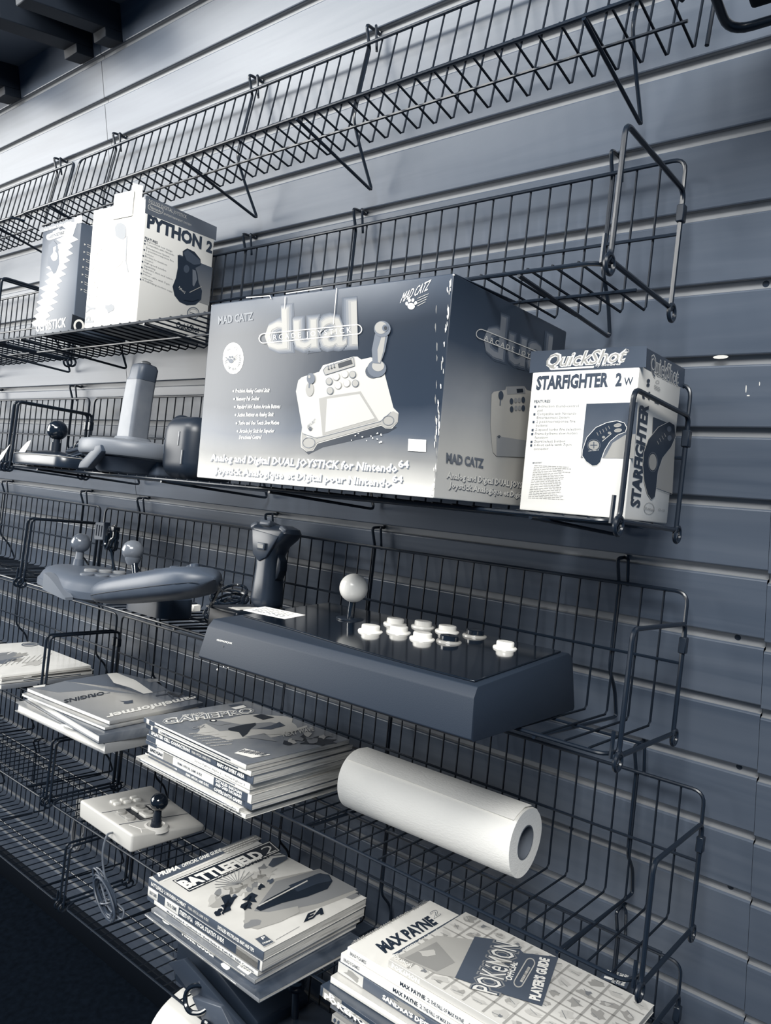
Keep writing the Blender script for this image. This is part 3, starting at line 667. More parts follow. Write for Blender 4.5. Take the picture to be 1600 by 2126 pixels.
d.text('HEADPHONE JACK', (240, 440), (368, 470), (243, 426), W_, 2, 0.02); d.ell((293, 488), 6, 8, BK, 2)
for (x, y, r) in ((297, 655, 5), (335, 664, 4), (245, 680, 5)): d.blot((x, y), r, r * 1.4, LG, 2, x, 8, 0.5)
mb.build('case', root)
def topz(y): return 0.0500 + (y - 0.0125) * (0.0165 / 0.2095)
Cm = M.inverted() @ SM['C']
def onstick(u, w):
    p = Cm @ Vector((u, -w, 0)); return p.x, p.y
p_ = MB(); x0, x1, y0, y1 = -L + 0.016, -0.016, 0.040, 0.216
P = [(x0, y0 + 0.012), (x0 + 0.10, y0 + 0.004)] + [(x0 + 0.10 + (x1 - x0 - 0.10) * k / 8, y0 + 0.004 - 0.022 * math.sin(math.pi * k / 16)) for k in range(1, 9)] + [(x1, y1), (x0, y1)]
p_.prism(P, lambda x, y, t: Vector((x, y, topz(y) + t)), 0.0002, 0.0022, G(0.10, 0.08, 0.5, coat=0.8, name='smoked_top_sheet'), 0.0006, 1)
p_.build('top_panel', root)
zt = 0.0022
for i, (u, w, wht) in enumerate(((-.597, .163, 1), (-.607, .103, 1), (-.574, .137, 1), (-.576, .085, 1), (-.534, .142, 1), (-.541, .081, 1), (-.506, .127, 0), (-.506, .072, 0), (-.448, .097, 1))):
    x, y = onstick(u, w)
    wm = G(0.95, 0.25, 0.5)
    sc_button(x, y, topz(y) + zt, 0.0125 if i < 8 else 0.0115, wm if wht else blackgloss, wm if wht else G(0.6, 0.2, 0.6), 0.008, root, None if wht else 'black button with a pale rim')
x, y = onstick(-.663, .127); T = Matrix.Translation((x, y, topz(y) + zt))
q = MB(); q.lathe([(0.0185, -0.001), (0.0185, 0.0004), (0.017, 0.0012), (0.007, 0.0016)], black, 28, T); q.build('dust_washer', root)
q = MB(); q.lathe([(0.0048, 0.0), (0.0048, 0.028)], blackgloss, 16, T); sh = q.build('shaft', root)
q = MB(); q.ball((x, y, topz(y) + 0.0425), 0.0188, G(0.95, 0.22, 0.5), 32); q.build('ball_top', sh)
x, y = onstick(-.745, .185)
q = MB(); XF = Matrix.Translation((x, y, topz(y) + zt - 0.0004)) @ Matrix.Rotation(R(4), 4, 'Z') @ Matrix.Rotation(math.atan(0.0165 / 0.2095), 4, 'X')
q.box((-0.036, -0.021, 0), (0.036, 0.021, 0.0007), cream, 0.0002, 1, XF)
g = random.Random(2)
for k in range(5):
    for j in range(6): q.box((-0.028 + 0.0095 * j, -0.013 + 0.006 * k, 0.0007), (-0.028 + 0.0095 * j + g.uniform(0.003, 0.008), -0.011 + 0.006 * k, 0.0009), P6 if k > 1 else P4, 0, 1, XF)
q.build('paper_sticker', root)

# --- flight grip standing behind it on a folded leaflet
M = at('C', -.918, .042)
root = thing('flight_stick_grip', M, 'tall black pistol-shaped joystick grip with flared head, behind the big black arcade stick', 'joystick')
q = MB(); q.box((-0.034, -0.088, 0), (0.034, 0.030, 0.036), black, 0.006, 3); q.build('base', root)
gm = ramp_mat('satin_black_grip', [(0.3, 0.19), (0.7, 0.22)], noise_vec(40), rough=0.3, spec=0.6)
q = MB(); rings = []
for z, cx, w, t in ((0.036, 0.003, 0.036, 0.036), (0.041, 0.001, 0.047, 0.042), (0.05, 0, 0.050, 0.043), (0.075, -0.001, 0.046, 0.040), (0.1, -0.002, 0.043, 0.038), (0.12, -0.003, 0.046, 0.038), (0.136, -0.001, 0.060, 0.040), (0.148, 0.003, 0.082, 0.042), (0.157, 0.005, 0.092, 0.042), (0.164, 0.004, 0.086, 0.038), (0.1685, 0.002, 0.062, 0.028)):
    rings.append((z, rrect(w, t, min(w, t) * 0.38, 5), cx, 0))
slab(q, rings, gm); q.build('grip', root)
q = MB(); q.prism([(-0.030, 0.158), (-0.022, 0.118), (-0.006, 0.108), (0.010, 0.116), (0.034, 0.152)], lambda x, z, t: Vector((x, -0.0195 - t, z)), -0.003, 0.0026, G(0.24, 0.3, 0.5), 0.002, 2); q.build('face_plate', root)
for (x, y, z, sx, sy, a) in ((-0.032, -0.008, 0.163, 0.016, 0.010, -28), (0.0, -0.010, 0.1685, 0.024, 0.014, 0), (0.036, -0.008, 0.162, 0.016, 0.011, 25)):
    q = MB(); q.box((-sx / 2, -sy, -0.006), (sx / 2, sy, 0.0035), G(0.38, 0.35, 0.5), 0.003, 3, Matrix.Translation((x, y, z)) @ Matrix.Rotation(R(a), 4, 'Y') @ Matrix.Rotation(R(-14), 4, 'X')); q.build('head_button', root)
q = MB(); q.box((-0.009, -0.026, 0.127), (0.009, -0.021, 0.138), G(0.30, 0.3), 0.001, 2); q.box((-0.0065, -0.0266, 0.1295), (0.0065, -0.0258, 0.1355), G(0.55, 0.4), 0.0002, 1); q.build('badge', root)
q = MB(); q.prism([(0.021, 0.125), (0.030, 0.112), (0.031, 0.098), (0.026, 0.085), (0.020, 0.080)], lambda x, z, t: Vector((x, t, z)), -0.008, 0.008, black, 0.002, 2); q.build('trigger', root)
M = at('C', -.902, .095, REST + .0362, .1)
root = thing('leaflet', M, 'small pale folded leaflet behind the left corner of the big arcade stick', 'leaflet')
q = MB(); q.box((-0.012, -0.026, 0), (0.012, 0.026, 0.0008), paper, 0.0002, 1); q.box((-0.009, -0.022, 0.0008), (0.014, 0.012, 0.0018), P8, 0.0002, 1); q.build('sheets', root)

# --- grey arcade stick with six buttons
SG = G(0.34, 0.45, 0.45, name='mid_grey_plastic'); SG2 = G(0.42, 0.4, 0.45)
M = at('C', -1.325, .108, REST, 0.20)
root = thing('six_button_arcade_stick', M, 'dark grey arcade stick with round grey ball and six flat buttons, at the left gate', 'arcade stick')
q = MB()
slab(q, [(z, [(x + dx, y) for x, y in rrect(w, h, r, 7)], 0, 0) for z, w, h, r, dx in ((0, .262, .150, .066, 0), (.003, .270, .156, .070, 0), (.0145, .270, .156, .070, 0), (.016, .266, .152, .068, 0), (.026, .256, .142, .064, 0), (.034, .240, .128, .058, 0), (.0385, .218, .108, .05, 0), (.040, .18, .08, .038, 0))], SG); q.build('body', root)
q = MB(); n = 12; P = []
for k in range(n + 1):
    x = -0.018 + 0.130 * k / n; P.append((x, -0.0795 + 0.9 * max(0, abs(x) - 0.062) ** 2 - 0.003, 0.026 * (1 - (k / n) ** 1.6) + 0.004))
rings = [[Vector((x, y, 0.0)), Vector((x, y - 0.001, h)), Vector((x, y + 0.012, h + 0.002)), Vector((x, y + 0.012, 0.0))] for x, y, h in P]
q.loft(rings, SG2); recalc(q.build('front_skirt', root))
bx, by = -0.085, -0.002
q = MB(); q.tube([(bx, by, 0.028), (bx, by, 0.052)], [0.012, 0.0095], SG, 14); q.tube([(bx, by, 0.051), (bx, by, 0.073)], [0.0078, 0.0068], SG2, 14); sh = q.build('shaft', root)
q = MB(); q.ball((bx, by, 0.0835), 0.0188, G(0.40, 0.18, 0.6, coat=0.5), 28); q.build('ball_top', sh)
for i, (x, y) in enumerate(((.018, -.012), (.024, .013), (.034, .036), (.072, -.036), (.084, -.014), (.090, .010))):
    q = MB(); q.lathe([(0.0118, -0.006), (0.0118, 0.0038), (0.0100, 0.0052), (0, 0.0046)], G(0.5, 0.4) if i < 3 else SG2, 22, Matrix.Translation((x, y, 0.0395 - (0.002 if i > 2 else 0)))); q.build('button', root)
q = MB(); q.prism([(-0.026, 0), (0.024, 0.004), (0.020, 0.040), (-0.030, 0.036)], lambda x, z, t: Vector((x - 0.105, 0.038 + t, z + 0.088)), 0, 0.014, G(0.36, 0.5), 0.0015, 1)
for k in range(3): q.box((-0.122 + 0.014 * k, 0.0365, 0.098), (-0.120 + 0.014 * k, 0.0385, 0.120), G(0.24, 0.5))
q.build('plug', root)
q = MB(); coil(q, (-0.062, 0.050, 0.098), (0.014, 0, 0.003), (0, 0, 0.024), (0.012, 0.012, 0), 5, 0.0022, blackgloss, 4)
q.box((-0.076, 0.044, 0.112), (-0.046, 0.058, 0.122), black, 0.002, 2); q.tube(fillet([(-0.058, 0.048, 0.078), (-0.045, 0.050, 0.055), (-0.022, 0.048, 0.03)], 0.02, 5), 0.0026, blackgloss, 6); q.tube(fillet([(-0.065, 0.052, 0.078), (-0.054, 0.054, 0.05), (-0.030, 0.054, 0.03)], 0.02, 5), 0.0026, blackgloss, 6)
q.tube([(-0.085, 0.045, 0.106), (-0.07, 0.048, 0.11)], 0.0025, black, 6)
q.build('cable', root)

# --- second stick, only its ball and black shaft stand clear
M = at('C', -1.085, .125)
root = thing('ball_top_joystick', M, 'dark joystick with large grey ball on a black shaft, mostly hidden by the long gamepad', 'joystick')
q = MB(); slab(q, [(0, rrect(0.116, 0.066, 0.02), 0, 0), (0.03, rrect(0.114, 0.064, 0.02), 0, 0), (0.036, rrect(0.10, 0.05, 0.018), 0, 0)], G(0.2, 0.4)); q.build('body', root)
q = MB(); q.tube([(-0.045, -0.015, 0.03), (-0.064, -0.015, 0.080)], [0.006, 0.0055], blackgloss, 12); sh = q.build('shaft', root)
q = MB(); q.ball((-0.071, -0.015, 0.0955), 0.0182, G(0.44, 0.2, 0.6, coat=0.4), 28, (1, 1, 0.97)); q.lathe([(0.009, 0.072), (0.013, 0.080), (0.014, 0.085)], G(0.42, 0.3), 16, Matrix.Translation((-0.068, -0.015, 0))); q.build('ball_top', sh)
q = MB(); q.tube(fillet([(-0.030, 0.022, 0.03), (-0.045, 0.022, 0.062), (-0.035, 0.026, 0.066), (-0.012, 0.024, 0.034)], 0.01, 5), 0.0022, blackgloss, 6); q.build('cable', root)

# --- long flat-bottomed grey gamepad leaning on its cable
a = Vector((-1.116, -.218, .026)); c = Vector((-.840, -.212, .088)); ax = (c - a).normalized(); sd = Vector((0, 0, 1)).cross(ax).normalized(); nn = ax.cross(sd)
Mf = SM['C'] @ Matrix((ax, sd, nn)).transposed().to_4x4(); Mf.translation = SM['C'] @ a
root = thing('long_gamepad', Mf, 'long smooth grey gamepad with rounded ends, propped at a slant in front of two sticks', 'gamepad')
Lf = (c - a).length
fm = ramp_mat('satin_grey_pad', [(0.3, 0.29), (0.7, 0.32)], noise_vec(30), rough=0.42, spec=0.45)
q = MB(); rings = []
for k in range(15):
    t = k / 14; w = 0.088 * (1 - abs(2 * t - 1) ** 3.2) ** 0.5 * (0.86 + 0.20 * t) + 0.004; h = (0.038 + 0.008 * t) * (1 - abs(2 * t - 1) ** 4) ** 0.5 + 0.003
    ring = []
    for i in range(20):
        s_ = 2 * math.pi * i / 20; cx = math.cos(s_); sz = math.sin(s_)
        ring.append(Vector((t * Lf, w / 2 * abs(cx) ** 0.7 * (1 if cx > 0 else -1), h / 2 * abs(sz) ** (0.75 if sz > 0 else 0.55) * (1 if sz > 0 else -1) + 0.004)))
    rings.append(ring)
q.loft(rings, fm); q.build('shell', root)
q = MB(); q.tube([(t * Lf, -0.0443 * (1 - abs(2 * t - 1) ** 3.2) ** 0.5 * (0.86 + 0.20 * t) - 0.0016, 0.0) for t in [0.03 + 0.94 * k / 20 for k in range(21)]], 0.0006, G(0.16), 4); q.build('seam', root)
for (x, y) in ((0.135, 0.0), (0.150, 0.016), (0.165, -0.006), (0.182, 0.012), (0.2, -0.004), (0.215, 0.014), (0.235, 0.004)):
    q = MB(); q.lathe([(0.007, -0.003), (0.007, 0.002), (0.005, 0.003), (0, 0.003)], G(0.30, 0.3), 14, Matrix.Translation((x, y, 0.0235 + 0.012 * x))); q.build('button', root)
q = MB(); q.box((0.085, -0.012, 0.0222), (0.108, 0.004, 0.0256), cream, 0.0002, 1, Matrix.Rotation(R(0.5), 4, 'Y')); q.build('sticker', root)
Ci = Mf.inverted() @ SM['C']
q = MB(); coil(q, Ci @ Vector((-1.005, -.050, .028)), Ci.to_3x3() @ Vector((.030, .006, 0)), Ci.to_3x3() @ Vector((-.006, .024, .012)), Ci.to_3x3() @ Vector((.01, 0, .036)), 6, 0.0026, blackgloss, 3, 0.25)
q.tube([Ci @ Vector(p) for p in fillet([(-.852, -.19, .085), (-.90, -.165, .045), (-.985, -.105, .03)], 0.02, 5)], 0.0028, blackgloss, 6)
q.build('cable', root)
q = MB(); q.box((-0.02, -0.011, 0), (0.02, 0.011, 0.017), black, 0.003, 2, Ci @ Matrix.Translation((-1.100, -.062, .0016)) @ Matrix.Rotation(R(8), 4, 'Z')); q.box((0.02, -0.009, 0.003), (0.029, 0.009, 0.0145), cream, 0.001, 1, Ci @ Matrix.Translation((-1.100, -.062, .0016)) @ Matrix.Rotation(R(8), 4, 'Z')); q.build('plug', root)
# --- sticks on the third basket
M = at('M', -1.428, .192, REST)
root = thing('black_arcade_stick', M, 'low black arcade stick with black ball top, coiled cable and torn white label', 'arcade stick')
q = MB(); Lb = 0.185; slab(q, [(0.0, [(x + Lb / 2, y + 0.068) for x, y in rrect(Lb, 0.134, 0.022, 6)], 0, 0), (0.002, [(x + Lb / 2, y + 0.068) for x, y in rrect(Lb + 0.002, 0.136, 0.023, 6)], 0, 0), (0.016, [(x + Lb / 2, y + 0.068) for x, y in rrect(Lb + 0.002, 0.136, 0.023, 6)], 0, 0), (0.0205, [(x + Lb / 2, y + 0.068) for x, y in rrect(Lb - 0.004, 0.130, 0.021, 6)], 0, 0)], G(0.17, 0.3, 0.6)); q.build('body', root)
q = MB(); slab(q, [(0.0175, [(x + Lb / 2, y + 0.068) for x, y in rrect(Lb + 0.0025, 0.1365, 0.023, 6)], 0, 0), (0.0185, [(x + Lb / 2, y + 0.068) for x, y in rrect(Lb + 0.0005, 0.1345, 0.022, 6)], 0, 0)], G(0.62, 0.25, 0.6)); q.build('trim_line', root)
bx, by = 0.022, 0.074
q = MB(); q.lathe([(0.044, 0.019), (0.040, 0.024), (0.026, 0.029), (0.012, 0.031), (0.011, 0.031)], black, 28, Matrix.Translation((bx, by, 0))); q.build('dome', root)
q = MB(); q.tube([(bx, by, 0.026), (bx, by, 0.047)], 0.0098, black, 16); q.tube([(bx, by, 0.046), (bx, by, 0.06)], 0.007, black, 16); sh = q.build('shaft', root)
q = MB(); q.ball((bx, by, 0.0705), 0.0185, blackgloss, 30); q.build('ball_top', sh)
q = MB(); coil(q, (0.085, 0.098, 0.043), (0.040, 0.004, 0.008), (0.0, 0.022, 0.012), (0.004, 0.0, 0.012), 6, 0.0022, G(0.22, 0.35, 0.5), 8, 0.14, 26)
q.tube(fillet([(0.085, 0.118, 0.06), (0.083, 0.08, 0.052), (0.082, 0.075, 0.028), (0.085, 0.12, 0.024)], 0.008, 4), 0.0016, black, 5); q.build('cable', root)
q = MB()
for c_, sx, sy, a, s_ in (((0.012, 0.018, 0.0225), 0.022, 0.018, 24, 5), ((-0.008, -0.010, 0.007), 0.020, 0.020, 8, 8)):
    g = random.Random(s_); pts = []
    for i in range(9):
        t = 2 * math.pi * i / 9; r = 1 + g.uniform(-0.3, 0.3); pts.append(Vector((sx * r * math.cos(t), 0.3 * sy * r * math.sin(t), sy * 0.8 * r * math.sin(t) + 0.012 * r * math.cos(t))) + Vector(c_))
    card(q, pts, (0, -1, 0.4), 0.0007, cream)
q.build('torn_label', root)

M = at('M', -1.142, .125, REST)
root = thing('flight_joystick', M, 'grey joystick with tall square upright handle on a round tapered base', 'joystick')
GJ = G(0.44, 0.42, 0.4, name='grey_moulded_plastic'); GJ2 = G(0.33, 0.42, 0.4)
q = MB(); q.lathe([(0.046, 0.0), (0.050, 0.003), (0.056, 0.012), (0.072, 0.024)], GJ2, 36); q.lathe([(0.072, 0.024), (0.086, 0.027), (0.089, 0.031), (0.089, 0.046), (0.086, 0.050), (0.070, 0.0535), (0.030, 0.0565), (0, 0.0565)], GJ, 36, sx=1.0, sy=0.88)
q.build('base', root)
q = MB(); q.box((0.005, 0.005, 0.0), (0.072, 0.078, 0.042), GJ2, 0.006, 3); q.build('rear_housing', root)
q = MB(); q.prism([(-0.030, 0.0), (0.0, 0.002), (0.036, 0.030), (0.030, 0.040), (0.016, 0.038), (-0.026, 0.010)], lambda x, z, t: Vector((x + 0.006, -0.066 + t, z)), -0.010, 0.002, G(0.26, 0.42, 0.4), 0.002, 2); q.build('front_lever', root)
q = MB(); slab(q, [(0.055, rrect(0.060, 0.050, 0.016), 0.002, 0), (0.0605, rrect(0.054, 0.044, 0.014), 0.002, 0)], GJ); q.build('collar', root)
hm = ramp_mat('grey_handle', [(0.3, 0.42), (0.7, 0.46)], noise_vec(50), rough=0.4)
q = MB(); slab(q, [(0.058, rrect(0.044, 0.036, 0.006), 0.0, 0), (0.12, rrect(0.041, 0.035, 0.006), 0.004, 0), (0.156, rrect(0.040, 0.035, 0.007), 0.008, 0)], hm); q.build('handle', root)
q = MB(); slab(q, [(0.155, rrect(0.041, 0.036, 0.008), 0.008, 0), (0.160, rrect(0.036, 0.036, 0.009), 0.012, 0), (0.174, rrect(0.038, 0.036, 0.010), 0.014, 0), (0.180, rrect(0.034, 0.032, 0.011), 0.014, 0), (0.1825, rrect(0.022, 0.02, 0.009), 0.014, 0)], GJ2); q.build('handle_cap', root)
q = MB(); q.lathe([(0.008, 0.181), (0.008, 0.185), (0.005, 0.187), (0, 0.187)], G(0.5, 0.35), 16, Matrix.Translation((0.016, 0, 0))); q.build('fire_button', root)

M = at('M', -1.003, .082, REST)
root = thing('upright_black_joystick', M, 'rounded black joystick base standing on edge between tall grey joystick and big carton', 'joystick')
q = MB(); q.box((-0.047, -0.055, 0), (0.040, 0.05, 0.098), G(0.15, 0.38, 0.45), 0.026, 6); q.build('shell', root)
q = MB(); q.tube([(-0.030, y, z) for y, z in [(0.052 * math.cos(t) - 0.0025, 0.049 + 0.0495 * math.sin(t)) for t in [2 * math.pi * i / 30 for i in range(30)]]], 0.0007, G(0.3), 4, closed=True); q.build('seam', root)
q = MB(); q.lathe([(0.0, -0.006), (0.017, -0.005), (0.020, 0.0), (0.019, 0.006), (0.010, 0.012), (0, 0.012)], G(0.14, 0.4), 22, Matrix.Translation((-0.050, -0.012, 0.084)) @ Matrix.Rotation(R(-70), 4, 'Y')); q.build('suction_cup', root)
for k in range(2):
    q = MB(); q.box((0.006 + 0.012 * k, -0.0562, 0.05 - 0.028 * k), (0.008 + 0.012 * k, -0.0542, 0.072 - 0.028 * k), G(0.5, 0.3), 0.0004, 1); q.build('slot', root)

# --- white joystick on the sixth basket
WP = G(0.80, 0.45, 0.4, name='off_white_plastic'); WG = G(0.62, 0.45, 0.4)
Lw, Dw = 0.1937, 0.1597
M = at('E', -1.1791, .1628, REST, .0320)
root = thing('white_joystick', M, 'off-white wedge-shaped joystick with black ball top and dangling cable, leftmost on the sixth basket', 'joystick')
def wz(x, y):
    s_ = -x / Lw; t = y / Dw
    return (0.0345 * (1 - s_) + 0.0345 * s_) * (1 - t) + (0.014 * (1 - s_) + 0.031 * s_) * t
b = bmesh.new(); N = 8; grid = [[b.verts.new((-Lw * i / N, Dw * j / N, wz(-Lw * i / N, Dw * j / N))) for j in range(N + 1)] for i in range(N + 1)]
for i in range(N):
    for j in range(N): b.faces.new((grid[i][j], grid[i][j + 1], grid[i + 1][j + 1], grid[i + 1][j]))
loop = [grid[i][0] for i in range(N + 1)] + [grid[N][j] for j in range(1, N + 1)] + [grid[i][N] for i in range(N - 1, -1, -1)] + [grid[0][j] for j in range(N - 1, 0, -1)]
low = [b.verts.new((v.co.x * 0.985 - 0.0015, v.co.y * 0.985 + 0.001, 0)) for v in loop]
k = len(loop)
for i in range(k): b.faces.new((loop[i], loop[(i + 1) % k], low[(i + 1) % k], low[i]))
b.faces.new(low[::-1]); bmesh.ops.recalc_face_normals(b, faces=b.faces[:])
bmesh.ops.bevel(b, geom=[e for e in b.edges if len(e.link_faces) == 2 and e.calc_face_angle(0) > 0.6], offset=0.0045, segments=3, affect='EDGES', profile=0.5)
q = MB(); q.bm(b, WP); q.build('case', root)
Ei = M.inverted() @ SM['E']
def onwj(u, w):
    p = Ei @ Vector((u, -w, 0.03)); return p.x, p.y
def topline(mb, pts, r, mat, dz=0.0):
    P = []
    for (x0, y0), (x1, y1) in zip(pts[:-1], pts[1:]):
        for i in range(7): t = i / 6; x = x0 + (x1 - x0) * t; y = y0 + (y1 - y0) * t; P.append((x, y, wz(x, y) + dz))
    mb.tube(P, r, mat, 5)
q = MB(); topline(q, [(-0.115, 0.004), (-0.115, 0.154)], 0.0007, G(0.25)); topline(q, [(-0.052, 0.004), (-0.052, 0.154)], 0.0007, G(0.25))
topline(q, [(-0.045, 0.020), (-0.02, 0.030), (-0.004, 0.022)], 0.0006, W_); topline(q, [(-0.02, 0.030), (-0.012, 0.075), (-0.003, 0.08)], 0.0006, W_); topline(q, [(-0.110, 0.028), (-0.058, 0.028)], 0.0005, G(0.45)); q.build('panel_grooves', root)
q = MB(); y0, y1 = 0.050, 0.098
P = [(-0.112, y0), (-0.056, y0), (-0.056, y1), (-0.112, y1)]
q.prism(P, lambda x, y, t: Vector((x, y, wz(x, y) + t)), -0.002, 0.0005, G(0.10, 0.5)); q.build('button_well', root)
for (x, y) in ((-0.098, 0.074), (-0.070, 0.074)):
    q = MB(); T = Matrix.Translation((x, y, wz(x, y))) @ Matrix.Rotation(R(-4), 4, 'X'); q.box((-0.0125, -0.0125, 0), (0.0125, 0.0125, 0.006), WP, 0.002, 2, T); q.lathe([(0.0105, 0.006), (0.0105, 0.0075), (0.009, 0.0085), (0, 0.0075)], WG, 20, T); q.build('fire_button', root)
for (x, y) in ((-0.100, 0.036), (-0.068, 0.036)):
    q = MB(); q.lathe([(0.0095, -0.002), (0.0095, 0.0035), (0.008, 0.005), (0, 0.0055)], WG, 20, Matrix.Translation((x, y, wz(x, y)))); q.build('round_button', root)
for r_ in range(2):
    for k in range(3):
        x = -0.140 - 0.013 * r_; y = 0.05 + 0.022 * k
        q = MB(); q.box((x - 0.0045, y - 0.007, wz(x, y) - 0.001), (x + 0.0045, y + 0.007, wz(x, y) + 0.004), W_, 0.0012, 2); q.build('slide_switch', root)
jx, jy = onwj(-1.1985, .1000)
q = MB(); q.lathe([(0.026, -0.004), (0.0225, 0.002), (0.017, 0.004), (0.0155, 0.0022), (0.0085, -0.001), (0, -0.001)], WP, 28, Matrix.Translation((jx, jy, wz(jx, jy))), 1, 1); q.build('collar', root)
zz = wz(jx, jy)
q = MB(); q.tube([(jx, jy, zz - 0.001), (jx + 0.001, jy, zz + 0.012)], [0.0105, 0.0095], black, 16); q.tube([(jx + 0.001, jy, zz + 0.011), (jx + 0.0025, jy, zz + 0.036)], [0.0085, 0.0065], black, 16); sh = q.build('shaft', root)
q = MB(); q.ball((jx + 0.003, jy, zz + 0.047), 0.0165, blackgloss, 30); q.build('ball_top', sh)
cm = G(0.40, 0.4, 0.5)
q = MB()
pts = [Ei @ Vector((u, -w, z)) for u, w, z in ((-1.2444, .160, .017), (-1.236, .178, .022), (-1.232, .186, -.004), (-1.226, .186, -.03), (-1.212, .186, -.052), (-1.214, .186, -.065))]
q.tube(fillet(pts, 0.02, 5), 0.0019, cm, 7)
E3 = Ei.to_3x3()
coil(q, Ei @ Vector((-1.207, -.188, -.075)), E3 @ Vector((.034, 0, -.026)), E3 @ Vector((.015, 0, .014)), E3 @ Vector((-.012, .016, -.006)), 10, 0.0019, G(0.26, 0.4, 0.5), 11, 0.30, 22)
q.tube(fillet([Ei @ Vector(p) for p in ((-1.228, -.186, -.062), (-1.19, -.19, -.092), (-1.150, -.186, -.098), (-1.152, -.182, -.082), (-1.19, -.186, -.075))], 0.012, 5), 0.0017, cm, 6)
q.tube([Ei @ Vector((-1.2 + 0.012 * math.cos(t), -.186 + 0.012 * math.sin(t), -.085 + 0.004 * math.cos(t))) for t in [2 * math.pi * i / 12 for i in range(12)]], 0.0017, cm, 5, closed=True)
q.build('cable', root)

# --- dark devices low down
M = at('F', -.985, .165, REST, 0.05)
root = thing('angular_pedal_unit', M, 'dark angular plastic unit with slanted plates, under the tipped pile of magazines', 'controller')
AD = G(0.26, 0.4, 0.5); AD2 = G(0.18, 0.35, 0.5)
q = MB(); q.prism([(-0.125, 0.0), (-0.128, 0.070), (-0.050, 0.086), (0.110, 0.048), (0.112, 0.0)], lambda x, z, t: Vector((x, t, z)), 0.02, 0.13, AD2, 0.004, 2); q.build('housing', root)
q = MB(); q.prism([(-0.120, 0.040), (-0.062, 0.078), (0.108, 0.040), (0.100, 0.002), (-0.02, 0.003)], lambda x, z, t: Vector((x, t - (z - 0.02) * 0.25, z + 0.002)), 0.004, 0.014, AD, 0.002, 2); q.build('slanted_plate', root)
q = MB(); q.prism([(-0.03, 0.03), (0.05, 0.055), (0.09, 0.030), (0.02, 0.0)], lambda x, z, t: Vector((x, t, z)), -0.010, 0.004, G(0.34, 0.4, 0.5), 0.002, 2); q.build('foot_plate', root)
q = MB(); q.tube(fillet([(-0.006, 0.006, 0.055), (-0.030, -0.012, 0.052), (-0.040, -0.018, 0.030), (-0.022, -0.020, 0.012), (0.004, -0.012, 0.020), (0.016, -0.004, 0.034)], 0.014, 5), 0.0042, blackgloss, 8)
q.tube([(0.03 + 0.014 * math.cos(t), -0.016, 0.010 + 0.010 * math.sin(t)) for t in [2 * math.pi * i / 16 for i in range(16)]], 0.004, blackgloss, 8, closed=True); q.build('cable', root)
M = at('F', -.835, .085, REST)
root = thing('black_ball_joystick', M, 'black joystick with shiny ball top in the shadow between the two lowest magazine piles', 'joystick')
q = MB(); q.box((-0.032, -0.05, 0), (0.065, 0.055, 0.036), AD2, 0.006, 3); q.build('body', root)
q = MB(); q.tube([(-0.02, 0, 0.03), (-0.024, 0, 0.082)], 0.006, black, 12); sh = q.build('shaft', root)
q = MB(); q.ball((-0.025, 0, 0.094), 0.0185, blackgloss, 28); q.build('ball_top', sh)
M = Matrix.Translation((-1.005, -.152, 0.0006))
root = thing('white_tub', M, 'round white lidded tub on the floor, its pale lid seen through the lowest basket', 'tub')
q = MB(); q.lathe([(0.115, 0.0), (0.120, 0.004), (0.133, 0.295), (0.130, 0.300)], W_, 56); q.build('tub_body', root)
q = MB(); q.lathe([(0.133, 0.292), (0.1385, 0.294), (0.1395, 0.318), (0.135, 0.3225), (0.12, 0.3228), (0, 0.3228)], W_, 56); q.build('lid', root)
M = at('F', -1.742, -.021, REST + .03)
root = thing('dropped_cable', M, 'pale loop of cable with a plug hanging behind the lowest left-hand basket', 'cable')
q = MB(); coil(q, (0.0, 0.0, -0.02), (0.020, 0, 0.004), (0, 0, 0.042), (0.004, 0.004, 0), 4, 0.0022, G(0.5, 0.5), 5, 0.3); q.build('loops', root)
q = MB(); q.box((-0.012, -0.006, 0.016), (0.010, 0.006, 0.062), G(0.55, 0.5), 0.004, 2); q.build('plug', root)
# --- paper towel roll
a = Vector((-.7205, -.0625, .0450)); c = Vector((-.4430, -.0560, .0450)); ax = (c - a).normalized(); sd = Vector((0, 0, 1)).cross(ax).normalized(); nn = ax.cross(sd)
Mr = SM['D'] @ Matrix((sd, nn, ax)).transposed().to_4x4(); Mr.translation = SM['D'] @ a
root = thing('paper_towel_roll', Mr, 'white embossed paper towel roll lying on the fifth basket beside the thick magazine pile', 'paper roll')
pt = G(0.95, 0.85, 0.1, name='embossed_tissue'); pt = ramp_mat('embossed_tissue', [(0.0, 0.97), (1.0, 0.99)], noise_vec(40), rough=0.9, spec=0.05); bump(pt, 420, 0.38, 0.0012, (1, 1, 0.5))
Lr = (c - a).length; q = MB(); prof = []
g = random.Random(4); rings = []; n = 64
for k in range(13):
    z = Lr * k / 12; ring = []
    for i in range(n):
        t = 2 * math.pi * i / n
        rr = 0.0432 + 0.0009 * math.sin(3 * t + 0.6) + 0.0005 * math.sin(2 * t + 3 * k / 12) + (0.0011 if 0.9 < t < 1.2 else 0)
        if k in (0, 12): rr -= 0.0006
        ring.append(Vector((rr * math.cos(t), rr * math.sin(t), z)))
    rings.append(ring)
inner = [[Vector((0.0205 * math.cos(2 * math.pi * i / n), 0.0215 * math.sin(2 * math.pi * i / n), z)) for i in range(n)] for z in (Lr, 0)]
q.loft([rings[0][:]] + rings[1:] + [inner[0]], pt, False); q.loft([inner[1], rings[0]], pt, False); q.build('tissue', root)
